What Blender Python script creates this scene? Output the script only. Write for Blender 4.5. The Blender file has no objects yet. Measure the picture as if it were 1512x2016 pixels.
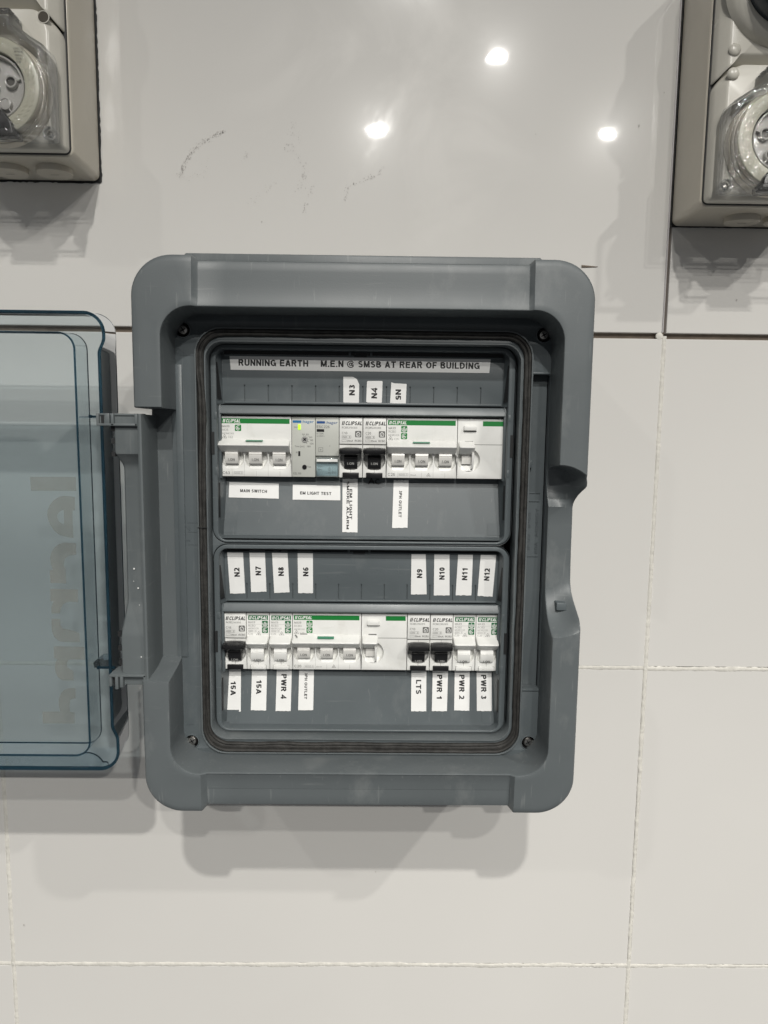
import bpy, bmesh, math, random
from mathutils import Vector, Matrix
from mathutils import noise as mnoise
random.seed(4)
scene = bpy.context.scene
C = scene.collection
S = 0.001  # all modelling numbers below are millimetres

# ------------------------------------------------------------------ camera
def V(x, d, z):
    """x right, d distance out from the wall, z up (mm) -> metres"""
    return Vector((x*S, -d*S, z*S))

cam = bpy.data.cameras.new('camera')
cam.sensor_fit = 'HORIZONTAL'
cam.sensor_width = 36
cam.lens = 36*1350/1512
cam.clip_start = 0.02
cam.clip_end = 50
co = bpy.data.objects.new('camera', cam)
C.objects.link(co)
_p, _y, _r = 0.11474, 0.01048, 0.0112952
Fw = Vector((math.sin(_y)*math.cos(_p), math.cos(_y)*math.cos(_p), -math.sin(_p)))
R0 = Vector((math.cos(_y), -math.sin(_y), 0))
U0 = R0.cross(Fw)
R1 = math.cos(_r)*R0 + math.sin(_r)*U0
U1 = -math.sin(_r)*R0 + math.cos(_r)*U0
M = Matrix((R1, U1, -Fw)).transposed().to_4x4()
M.translation = V(-252.29, 617.11, 215.29)
co.matrix_world = M
scene.camera = co

# ------------------------------------------------------------------ light
world = bpy.data.worlds.new('World')
scene.world = world
world.use_nodes = True
bg = world.node_tree.nodes['Background']
bg.inputs[0].default_value = (0.97, 0.98, 1.0, 1)
bg.inputs[1].default_value = 0.115
scene.view_settings.view_transform = 'Standard'
scene.view_settings.look = 'None'
scene.view_settings.exposure = 0.04
scene.view_settings.gamma = 1.0

# ceiling downlights of the room (their mirror images show in the glossy tile)
# x, distance from the wall, watts, beam spread in degrees
LAMPS = [(292, 2811, 34, 146), (-289, 3603, 80, 148), (1065, 3603, 80, 148), (-165, 2115, 45, 132),
         (1400, 1850, 30, 140), (-1750, 2115, 10, 140)]
for i, (lx, ld, lw, lsp) in enumerate(LAMPS):
    l = bpy.data.lights.new('ceiling_downlight', 'AREA')
    l.shape = 'DISK'
    l.size = 0.075
    l.energy = lw
    l.spread = math.radians(lsp)
    l.color = (1.0, 0.975, 0.925)
    lo = bpy.data.objects.new('ceiling_downlight', l)
    C.objects.link(lo)
    lo.location = V(lx, ld, 1964)

# ------------------------------------------------------------------ materials
def mat(name, col, rough=0.4, spec=0.5, metal=0.0, bump=0.0, bscale=900, var=0.0, vscale=30, rvar=0.0,
        coat=0.0, sss=0.0, detail=3):
    m = bpy.data.materials.new(name)
    m.use_nodes = True
    nt = m.node_tree
    b = nt.nodes['Principled BSDF']
    b.inputs['Base Color'].default_value = (*col, 1)
    b.inputs['Roughness'].default_value = rough
    b.inputs['Metallic'].default_value = metal
    b.inputs['Specular IOR Level'].default_value = spec
    b.inputs['Coat Weight'].default_value = coat
    tc = nt.nodes.new('ShaderNodeTexCoord')
    geo = nt.nodes.new('ShaderNodeNewGeometry')
    if var or rvar:
        n = nt.nodes.new('ShaderNodeTexNoise')
        n.inputs['Scale'].default_value = vscale
        n.inputs['Detail'].default_value = 6
        n.inputs['Roughness'].default_value = 0.62
        nt.links.new(geo.outputs['Position'], n.inputs['Vector'])
        if var:
            mr = nt.nodes.new('ShaderNodeMapRange')
            mr.inputs[1].default_value = 0.3
            mr.inputs[2].default_value = 0.7
            mr.inputs[3].default_value = 1-var
            mr.inputs[4].default_value = 1+var
            nt.links.new(n.outputs[0], mr.inputs[0])
            mx = nt.nodes.new('ShaderNodeMix')
            mx.data_type = 'RGBA'
            mx.blend_type = 'MULTIPLY'
            mx.inputs[0].default_value = 1
            mx.inputs[6].default_value = (*col, 1)
            nt.links.new(mr.outputs[0], mx.inputs[7])
            nt.links.new(mx.outputs[2], b.inputs['Base Color'])
        if rvar:
            mr2 = nt.nodes.new('ShaderNodeMapRange')
            mr2.inputs[1].default_value = 0.3
            mr2.inputs[2].default_value = 0.7
            mr2.inputs[3].default_value = max(0.02, rough-rvar)
            mr2.inputs[4].default_value = rough+rvar
            nt.links.new(n.outputs[0], mr2.inputs[0])
            nt.links.new(mr2.outputs[0], b.inputs['Roughness'])
    if bump:
        n2 = nt.nodes.new('ShaderNodeTexNoise')
        n2.inputs['Scale'].default_value = bscale
        n2.inputs['Detail'].default_value = detail
        nt.links.new(geo.outputs['Position'], n2.inputs['Vector'])
        bp = nt.nodes.new('ShaderNodeBump')
        bp.inputs['Strength'].default_value = bump
        bp.inputs['Distance'].default_value = 0.0002
        nt.links.new(n2.outputs[0], bp.inputs['Height'])
        nt.links.new(bp.outputs[0], b.inputs['Normal'])
    return m

def glassy(name, tint, haze=0.0, hazecol=(0.5, 0.55, 0.57), gloss=0.02, wavy=0.0):
    """clear moulded plastic: tinted see-through plus a real mirror sheen by Fresnel"""
    m = bpy.data.materials.new(name)
    m.use_nodes = True
    nt = m.node_tree
    nt.nodes.remove(nt.nodes['Principled BSDF'])
    out = nt.nodes['Material Output']
    tr = nt.nodes.new('ShaderNodeBsdfTransparent')
    tr.inputs[0].default_value = (*tint, 1)
    gl = nt.nodes.new('ShaderNodeBsdfGlossy')
    gl.inputs['Roughness'].default_value = gloss
    gl.inputs['Color'].default_value = (0.95, 0.97, 1, 1)
    fr = nt.nodes.new('ShaderNodeFresnel')
    if wavy:      # uneven moulded surface
        g0 = nt.nodes.new('ShaderNodeNewGeometry')
        nw = nt.nodes.new('ShaderNodeTexNoise')
        nw.inputs['Scale'].default_value = 130
        nw.inputs['Detail'].default_value = 2
        nt.links.new(g0.outputs['Position'], nw.inputs['Vector'])
        bw = nt.nodes.new('ShaderNodeBump')
        bw.inputs['Strength'].default_value = wavy
        bw.inputs['Distance'].default_value = 0.003
        nt.links.new(nw.outputs[0], bw.inputs['Height'])
        nt.links.new(bw.outputs[0], gl.inputs['Normal'])
    fr.inputs[0].default_value = 1.5
    mx = nt.nodes.new('ShaderNodeMixShader')
    nt.links.new(fr.outputs[0], mx.inputs[0])
    if haze:
        df = nt.nodes.new('ShaderNodeBsdfDiffuse')
        df.inputs[0].default_value = (*hazecol, 1)
        m2 = nt.nodes.new('ShaderNodeMixShader')
        geo = nt.nodes.new('ShaderNodeNewGeometry')
        n = nt.nodes.new('ShaderNodeTexNoise')
        n.inputs['Scale'].default_value = 26
        n.inputs['Detail'].default_value = 7
        nt.links.new(geo.outputs['Position'], n.inputs['Vector'])
        mr = nt.nodes.new('ShaderNodeMapRange')
        mr.inputs[1].default_value = 0.3
        mr.inputs[2].default_value = 0.75
        mr.inputs[3].default_value = haze*0.5
        mr.inputs[4].default_value = haze*1.6
        nt.links.new(n.outputs[0], mr.inputs[0])
        nt.links.new(mr.outputs[0], m2.inputs[0])
        nt.links.new(tr.outputs[0], m2.inputs[1])
        nt.links.new(df.outputs[0], m2.inputs[2])
        nt.links.new(m2.outputs[0], mx.inputs[1])
    else:
        nt.links.new(tr.outputs[0], mx.inputs[1])
    nt.links.new(gl.outputs[0], mx.inputs[2])
    nt.links.new(mx.outputs[0], out.inputs[0])
    return m

M_ENC = mat('grey_enclosure_plastic', (0.109, 0.123, 0.128), 0.45, 0.45, bump=0.25, bscale=1600, var=0.07, vscale=9, rvar=0.07)
M_COVER = mat('grey_cover_plastic', (0.095, 0.111, 0.118), 0.38, 0.45, bump=0.2, bscale=1600, var=0.06, vscale=14, rvar=0.07)
def wear(m, col, amount, sc, seed, lo=0.56, hi=0.70):
    """rubbed, dusty patches and fine scratches"""
    nt = m.node_tree
    b = nt.nodes['Principled BSDF']
    src = b.inputs['Base Color'].links[0].from_socket
    geo = [n for n in nt.nodes if n.type == 'NEW_GEOMETRY'][0]
    fac = None
    for k, (s3, l_, h_, am) in enumerate((((sc, sc, sc*0.6), lo, hi, amount), ((420, 420, 28), 0.66, 0.74, amount*0.9), ((26, 26, 380), 0.68, 0.76, amount*0.8))):
        mp = nt.nodes.new('ShaderNodeMapping')
        mp.inputs['Scale'].default_value = s3
        mp.inputs['Location'].default_value = (seed*3.1+k, seed, k*2.0)
        nt.links.new(geo.outputs['Position'], mp.inputs['Vector'])
        n = nt.nodes.new('ShaderNodeTexNoise')
        n.inputs['Scale'].default_value = 1.0
        n.inputs['Detail'].default_value = 7 if k == 0 else 2
        n.inputs['Roughness'].default_value = 0.68 if k == 0 else 0.5
        nt.links.new(mp.outputs[0], n.inputs['Vector'])
        r = nt.nodes.new('ShaderNodeMapRange')
        r.inputs[1].default_value = l_
        r.inputs[2].default_value = h_
        r.inputs[4].default_value = am
        nt.links.new(n.outputs[0], r.inputs[0])
        if fac is None:
            fac = r.outputs[0]
        else:
            a = nt.nodes.new('ShaderNodeMath')
            a.operation = 'MAXIMUM'
            nt.links.new(fac, a.inputs[0])
            nt.links.new(r.outputs[0], a.inputs[1])
            fac = a.outputs[0]
    mx = nt.nodes.new('ShaderNodeMix')
    mx.data_type = 'RGBA'
    nt.links.new(fac, mx.inputs[0])
    nt.links.new(src, mx.inputs[6])
    mx.inputs[7].default_value = (*col, 1)
    nt.links.new(mx.outputs[2], b.inputs['Base Color'])
wear(M_ENC, (0.27, 0.28, 0.275), 0.28, 22, 1)
wear(M_COVER, (0.24, 0.25, 0.25), 0.20, 26, 2)
M_DARK = mat('deep_shadow_plastic', (0.012, 0.013, 0.014), 0.6)  # near-black colour stands in for shade in slots, wells and gaps
M_HINGE = mat('hinge_plastic', (0.115, 0.130, 0.134), 0.42, 0.45, bump=0.2, bscale=1500, var=0.06, vscale=12, rvar=0.06)
M_RUBBER = mat('gasket_rubber', (0.028, 0.027, 0.025), 0.65, 0.4, bump=0.9, bscale=700, var=0.5, vscale=160)
M_WHITE = mat('device_white_plastic', (0.77, 0.77, 0.745), 0.36, 0.45, bump=0.12, bscale=2200, var=0.025, vscale=40, rvar=0.05)
M_WHITE2 = mat('toggle_white_plastic', (0.66, 0.65, 0.62), 0.33, 0.5, var=0.03, vscale=60, rvar=0.05)
M_GREYDEV = mat('module_pale_grey_plastic', (0.52, 0.53, 0.49), 0.4, 0.45, bump=0.12, bscale=2200, var=0.03, vscale=40)
M_BLACK = mat('black_plastic', (0.012, 0.012, 0.013), 0.3, 0.5, bump=0.1, bscale=1800, rvar=0.08, vscale=60)
M_GREEN = mat('green_print', (0.008, 0.19, 0.035), 0.4)
M_GREEN2 = mat('handle_green_line', (0.03, 0.20, 0.11), 0.4)
M_DKGREEN = mat('dark_green_icon', (0.006, 0.13, 0.04), 0.4)
M_INK = mat('black_ink', (0.014, 0.014, 0.015), 0.55)
M_INKG = mat('grey_ink', (0.13, 0.13, 0.125), 0.55)
M_WINK = mat('white_ink', (0.8, 0.8, 0.78), 0.5)
M_PALEG = mat('faint_emboss_ink', (0.32, 0.32, 0.31), 0.5)
M_BLUE = mat('blue_print', (0.012, 0.15, 0.36), 0.45)
M_BLUED = mat('dark_blue_print', (0.012, 0.07, 0.24), 0.45)
M_PAPER = mat('label_tape', (0.80, 0.80, 0.785), 0.38, 0.4, bump=0.25, bscale=500, var=0.03, vscale=80, rvar=0.06)
wear(M_HINGE, (0.27, 0.28, 0.275), 0.2, 24, 3)
wear(M_WHITE, (0.50, 0.48, 0.42), 0.25, 60, 4, 0.54, 0.72)
M_STEEL = mat('screw_steel', (0.55, 0.53, 0.5), 0.28, 0.5, metal=1.0, var=0.2, vscale=300)
M_BEIGE = mat('beige_socket_plastic', (0.57, 0.53, 0.45), 0.2, 0.5, var=0.04, vscale=16, rvar=0.05)
M_BEIGE2 = mat('beige_grey_plastic', (0.57, 0.55, 0.49), 0.24, 0.5, var=0.04, vscale=20, rvar=0.05)
M_CREAM = mat('cream_ring_plastic', (0.47, 0.46, 0.38), 0.33, 0.5, bump=0.5, bscale=260, var=0.05, vscale=90)
M_PIN = mat('pale_contact_plastic', (0.47, 0.46, 0.44), 0.25, 0.5)
M_GROUT = mat('cream_grout', (0.68, 0.66, 0.605), 0.85, 0.2, bump=1.0, bscale=420, var=0.12, vscale=130)
M_BACK = mat('joint_backing_brown', (0.20, 0.165, 0.135), 0.9, 0.2, bump=0.6, bscale=300, var=0.2, vscale=60)
M_SCUFF = mat('dark_scuff', (0.47, 0.45, 0.425), 0.7)
M_CLEAR = glassy('clear_cover_plastic', (0.97, 0.972, 0.972), 0.01, (0.6, 0.6, 0.6), 0.05, 0.8)
M_CLEAR2 = glassy('clear_cover_edge', (0.93, 0.93, 0.93), 0.08, (0.6, 0.6, 0.58), 0.06, 1.0)
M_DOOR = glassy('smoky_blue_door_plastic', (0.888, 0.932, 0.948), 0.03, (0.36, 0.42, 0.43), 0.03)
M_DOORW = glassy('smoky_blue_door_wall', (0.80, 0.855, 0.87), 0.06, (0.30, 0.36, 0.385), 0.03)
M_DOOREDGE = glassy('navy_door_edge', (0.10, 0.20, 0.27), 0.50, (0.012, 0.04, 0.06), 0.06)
M_PRINT = glassy('door_pale_print', (0.86, 0.855, 0.83), 0.30, (0.27, 0.275, 0.25), 0.15)
M_AQUA = glassy('aqua_clear_window', (0.94, 0.97, 0.975), 0.06, (0.45, 0.58, 0.62), 0.05)

# glazed tile: body colour, faint greasy smears that only change gloss/tone a little
def tile_mat():
    m = mat('white_glazed_tile', (0.70, 0.695, 0.67), 0.022, 0.5, var=0.0)
    nt = m.node_tree
    b = nt.nodes['Principled BSDF']
    geo = [n for n in nt.nodes if n.type == 'NEW_GEOMETRY'][0]
    n = nt.nodes.new('ShaderNodeTexNoise')
    n.inputs['Scale'].default_value = 7.5
    n.inputs['Detail'].default_value = 9
    n.inputs['Roughness'].default_value = 0.6
    n.inputs['Distortion'].default_value = 0.7
    nt.links.new(geo.outputs['Position'], n.inputs['Vector'])
    # smears only on the upper tile between the box and the sockets
    sx = nt.nodes.new('ShaderNodeVectorMath')
    sx.operation = 'DISTANCE'
    sx.inputs[1].default_value = (-0.235, 0, 0.50)
    nt.links.new(geo.outputs['Position'], sx.inputs[0])
    fall = nt.nodes.new('ShaderNodeMapRange')
    fall.inputs[1].default_value = 0.07
    fall.inputs[2].default_value = 0.16
    fall.inputs[3].default_value = 1
    fall.inputs[4].default_value = 0
    nt.links.new(sx.outputs['Value'], fall.inputs[0])
    th = nt.nodes.new('ShaderNodeMapRange')
    th.inputs[1].default_value = 0.50
    th.inputs[2].default_value = 0.66
    nt.links.new(n.outputs[0], th.inputs[0])
    mu = nt.nodes.new('ShaderNodeMath')
    mu.operation = 'MULTIPLY'
    nt.links.new(fall.outputs[0], mu.inputs[0])
    nt.links.new(th.outputs[0], mu.inputs[1])
    ro = nt.nodes.new('ShaderNodeMapRange')
    ro.inputs[3].default_value = 0.022
    ro.inputs[4].default_value = 0.075
    nt.links.new(mu.outputs[0], ro.inputs[0])
    nt.links.new(ro.outputs[0], b.inputs['Roughness'])
    n3 = nt.nodes.new('ShaderNodeTexNoise')
    n3.inputs['Scale'].default_value = 3.2
    n3.inputs['Detail'].default_value = 4
    nt.links.new(geo.outputs['Position'], n3.inputs['Vector'])
    mr = nt.nodes.new('ShaderNodeMapRange')
    mr.inputs[3].default_value = 0.93
    mr.inputs[4].default_value = 1.05
    nt.links.new(n3.outputs[0], mr.inputs[0])
    ad = nt.nodes.new('ShaderNodeMath')
    ad.operation = 'MULTIPLY_ADD'
    ad.inputs[1].default_value = 0.10
    nt.links.new(mu.outputs[0], ad.inputs[0])
    nt.links.new(mr.outputs[0], ad.inputs[2])
    mx = nt.nodes.new('ShaderNodeMix')
    mx.data_type = 'RGBA'
    mx.blend_type = 'MULTIPLY'
    mx.inputs[0].default_value = 1
    mx.inputs[6].default_value = (0.70, 0.685, 0.655, 1)
    nt.links.new(ad.outputs[0], mx.inputs[7])
    nt.links.new(mx.outputs[2], b.inputs['Base Color'])
    # long gentle waviness of the glaze
    n4 = nt.nodes.new('ShaderNodeTexNoise')
    n4.inputs['Scale'].default_value = 22
    n4.inputs['Detail'].default_value = 1
    nt.links.new(geo.outputs['Position'], n4.inputs['Vector'])
    bp = nt.nodes.new('ShaderNodeBump')
    bp.inputs['Strength'].default_value = 0.12
    bp.inputs['Distance'].default_value = 0.001
    nt.links.new(n4.outputs[0], bp.inputs['Height'])
    nt.links.new(bp.outputs[0], b.inputs['Normal'])
    b.inputs['Coat Weight'].default_value = 0.12
    b.inputs['Coat Roughness'].default_value = 0.16
    return m
M_TILE = tile_mat()

# ------------------------------------------------------------------ mesh helpers
def curve_mesh(build):
    """2-D curve -> list of verts (x, z, h) and faces, in mm"""
    cu = bpy.data.curves.new('tmp', 'CURVE')
    cu.dimensions = '2D'
    cu.fill_mode = 'BOTH'
    build(cu)
    ob = bpy.data.objects.new('tmp', cu)
    me = ob.to_mesh()
    vs = [tuple(v.co) for v in me.vertices]
    fs = [tuple(p.vertices) for p in me.polygons]
    ob.to_mesh_clear()
    bpy.data.objects.remove(ob)
    bpy.data.curves.remove(cu)
    return vs, fs

_tcache = {}
def text_mesh(s, bold, shear):
    k = (s, bold, shear)
    if k not in _tcache:
        cu = bpy.data.curves.new('tmp', 'FONT')
        cu.body = s
        cu.size = 10
        cu.resolution_u = 3
        cu.offset = bold
        cu.shear = shear
        ob = bpy.data.objects.new('tmp', cu)
        me = ob.to_mesh()
        vs = [tuple(v.co) for v in me.vertices]
        fs = [tuple(p.vertices) for p in me.polygons]
        ob.to_mesh_clear()
        bpy.data.objects.remove(ob)
        bpy.data.curves.remove(cu)
        _tcache[k] = (vs, fs)
    return _tcache[k]

# ------------------------------------------------------------------ a plain grotesque capital alphabet drawn as strokes
def _arc(cx, cy, rx, ry, a0, a1, n=10):
    return [(cx+rx*math.cos(math.radians(a0+(a1-a0)*i/n)), cy+ry*math.sin(math.radians(a0+(a1-a0)*i/n))) for i in range(n+1)]

def glyph(ch, t):
    """centre-line strokes in a cap-height-1 box; t is the stroke thickness"""
    h = t/2
    W = 0.70
    l, r, b, tp = h, W-h, h, 1-h
    m = 0.5
    if ch == ' ': return 0.30, []
    if ch == '.': return 0.26, [[(0.13, 0), (0.13, t)]]
    if ch == ':': return 0.26, [[(0.13, 0), (0.13, t)], [(0.13, 0.55), (0.13, 0.55+t)]]
    if ch == '/': return 0.30, [[(0.02, 0), (0.28, 1)]]
    if ch == '-': return 0.36, [[(0.02, 0.38), (0.34, 0.38)]]
    if ch == 'I': return t+0.04, [[(h+0.02, 0), (h+0.02, 1)]]
    if ch == 'L': return 0.60, [[(l, 1), (l, b), (0.60, b)]]
    if ch == 'T': return 0.68, [[(0, tp), (0.68, tp)], [(0.34, tp), (0.34, 0)]]
    if ch == 'E': return 0.65, [[(0.64, tp), (l, tp), (l, b), (0.65, b)], [(l, m+0.02), (0.60, m+0.02)]]
    if ch == 'F': return 0.60, [[(0.60, tp), (l, tp), (l, 0)], [(l, 0.48), (0.54, 0.48)]]
    if ch == 'H': return W, [[(l, 0), (l, 1)], [(r, 0), (r, 1)], [(l, m), (r, m)]]
    if ch == 'N': return W, [[(l, 0), (l, 1)], [(r, 0), (r, 1)], [(l, 1-h*0.4), (r, h*0.4)]]
    if ch == 'M': return 0.84, [[(l, 0), (l, 1)], [(0.84-h, 0), (0.84-h, 1)], [(l+h*0.2, 1-h*0.3), (0.42, 0.02+h*0.3)], [(0.42, 0.02+h*0.3), (0.84-h*1.2, 1-h*0.3)]]
    if ch == 'W': return 0.98, [[(h*0.9, 1), (0.27, 0)], [(0.27, 0), (0.49, 1)], [(0.49, 1), (0.71, 0)], [(0.71, 0), (0.98-h*0.9, 1)]]
    if ch == 'A': return 0.74, [[(h*0.85, 0), (0.37, 1-h*0.2)], [(0.37, 1-h*0.2), (0.74-h*0.85, 0)], [(0.18, 0.29), (0.56, 0.29)]]
    if ch == 'X': return 0.70, [[(h, 0), (0.70-h, 1)], [(h, 1), (0.70-h, 0)]]
    if ch == 'Y': return 0.70, [[(h, 1), (0.35, 0.45)], [(0.70-h, 1), (0.35, 0.45)], [(0.35, 0.5), (0.35, 0)]]
    if ch == 'Z': return 0.64, [[(0.03, tp), (0.60, tp), (0.06, b), (0.64, b)]]
    if ch == 'K': return 0.70, [[(l, 0), (l, 1)], [(l, 0.36), (0.64, 1)], [(0.27, 0.58), (0.66, 0)]]
    if ch == 'U': return W, [[(l, 1)]+_arc(W/2, 0.30, W/2-h, 0.30-h, 180, 360)+[(r, 1)]]
    if ch == 'O': return 0.78, [_arc(0.39, m, 0.39-h, m-h, 0, 360, 22)]
    if ch == 'Q': return 0.78, [_arc(0.39, m, 0.39-h, m-h, 0, 360, 22), [(0.45, 0.25), (0.74, 0)]]
    if ch == 'C': return 0.74, [_arc(0.39, m, 0.39-h, m-h, 38, 322, 18)]
    if ch == 'G': return 0.78, [_arc(0.39, m, 0.39-h, m-h, 38, 318, 18)+[(0.78-h, 0.16), (0.78-h, 0.46), (0.42, 0.46)]]
    if ch == 'D': return 0.72, [[(l, b), (l, tp), (0.30, tp)]+_arc(0.30, m, 0.42-h, m-h, 90, -90, 12)+[(l, b)]]
    if ch == 'P': return 0.67, [[(l, 0), (l, tp), (0.40, tp)]+_arc(0.40, 0.695, 0.27-h, 0.305-h, 90, -90, 8)+[(l, 0.39+h)]]
    if ch == 'R': return 0.72, [[(l, 0), (l, tp), (0.42, tp)]+_arc(0.42, 0.71, 0.27-h, 0.29-h, 90, -90, 8)+[(l, 0.42+h)], [(0.38, 0.42+h), (0.72-h*1.1, 0)]]
    if ch == 'B': return 0.70, [[(l, b), (l, tp), (0.40, tp)]+_arc(0.40, 0.745, 0.25-h, 0.255-h, 90, -90, 8)+[(l, 0.49+h*0.3)], [(0.40, 0.49+h*0.3)]+_arc(0.42, 0.28, 0.28-h, 0.28-h, 90, -90, 8)+[(l, b)]]
    if ch == 'S': return 0.67, [_arc(0.335, 0.735, 0.305-h, 0.265-h, 20, 180, 8)+_arc(0.335, 0.735, 0.305-h, 0.21, 180, 262, 5)[1:]+_arc(0.335, 0.275, 0.325-h, 0.23, 78, 0, 5)+_arc(0.335, 0.275, 0.325-h, 0.275-h, 0, -163, 9)[1:]]
    if ch == '0': return 0.56, [_arc(0.28, m, 0.28-h, m-h, 0, 360, 18)]
    if ch == '1': return 0.50, [[(0.33, 0), (0.33, 1)], [(0.06, 0.70), (0.24, 0.78), (0.33, 0.95)]]
    if ch == '2': return 0.56, [_arc(0.28, 0.71, 0.27-h, 0.29-h, 165, -12, 9)+[(0.44, 0.48), (0.10, b), (0.56, b)]]
    if ch == '3': return 0.56, [_arc(0.27, 0.74, 0.25-h, 0.26-h, 160, -80, 9)+[(0.24, 0.52)], _arc(0.27, 0.28, 0.28-h, 0.28-h, 92, -165, 10)]
    if ch == '4': return 0.58, [[(0.42, 0), (0.42, 1-h*0.2), (0.04, 0.30), (0.58, 0.30)]]
    if ch == '5': return 0.56, [[(0.52, tp), (0.15, tp), (0.09, 0.50)]+_arc(0.275, 0.32, 0.275-h, 0.32-h, 135, -160, 11)]
    if ch == '6': return 0.56, [_arc(0.28, 0.31, 0.28-h, 0.31-h, 0, 360, 16), _arc(0.36, 0.50, 0.36-h, 0.5-h, 180, 62, 8)]
    if ch == '7': return 0.56, [[(0.02, tp), (0.54-h*0.6, tp), (0.32, 0.45), (0.22, 0)]]
    if ch == '8': return 0.56, [_arc(0.28, 0.745, 0.26-h, 0.255-h, 0, 360, 14), _arc(0.28, 0.275, 0.28-h, 0.275-h, 0, 360, 14)]
    if ch == '9': return 0.56, [_arc(0.28, 0.69, 0.28-h, 0.31-h, 0, 360, 16), _arc(0.20, 0.50, 0.36-h, 0.5-h, 0, -118, 8)]
    if ch == '@': return 1.0, [_arc(0.50, 0.48, 0.44, 0.46, 310, 20, 22) if False else _arc(0.50, 0.46, 0.45, 0.48, -30, -330, 24), _arc(0.48, 0.46, 0.17, 0.20, 0, 360, 14), [(0.72, 0.72), (0.66, 0.28), (0.76, 0.22), (0.90, 0.40)]]
    return None

def thick(pts, t, closed=False):
    """polyline -> quads with mitred joins"""
    n = len(pts)
    closed = n > 3 and math.hypot(pts[0][0]-pts[-1][0], pts[0][1]-pts[-1][1]) < 1e-6
    if closed:
        pts = pts[:-1]
        n -= 1
    L, Rr = [], []
    for i in range(n):
        p = pts[i]
        a = pts[i-1] if (i > 0 or closed) else None
        c = pts[(i+1) % n] if (i < n-1 or closed) else None
        def nrm(u, v):
            dx, dy = v[0]-u[0], v[1]-u[1]
            q = math.hypot(dx, dy) or 1
            return (-dy/q, dx/q)
        if a is None: nx, ny = nrm(p, c); k = 1
        elif c is None: nx, ny = nrm(a, p); k = 1
        else:
            n1, n2 = nrm(a, p), nrm(p, c)
            nx, ny = n1[0]+n2[0], n1[1]+n2[1]
            q = math.hypot(nx, ny) or 1
            nx, ny = nx/q, ny/q
            k = 1/max(0.45, nx*n1[0]+ny*n1[1])
        L.append((p[0]+nx*t/2*k, p[1]+ny*t/2*k))
        Rr.append((p[0]-nx*t/2*k, p[1]-ny*t/2*k))
    fs = []
    for i in range(n if closed else n-1):
        j = (i+1) % n
        fs.append((i, j, n+j, n+i))
    return L+Rr, fs

def stroke_text(s, t, gap=0.11):
    x = 0.0
    vs, fs, lay = [], [], 0
    for ch in s:
        g_ = glyph(ch, t)
        if g_ is None:
            return None
        w, strokes = g_
        for st_ in strokes:
            tt = t if ch not in '@' else t*0.62
            a, b = thick(st_, tt)
            o = len(vs)
            vs += [(x+p[0], p[1], lay*0.006) for p in a]
            fs += [tuple(i+o for i in f) for f in b]
            lay = (lay+1) % 3
        x += w+gap
    return vs, fs, x-gap

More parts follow.
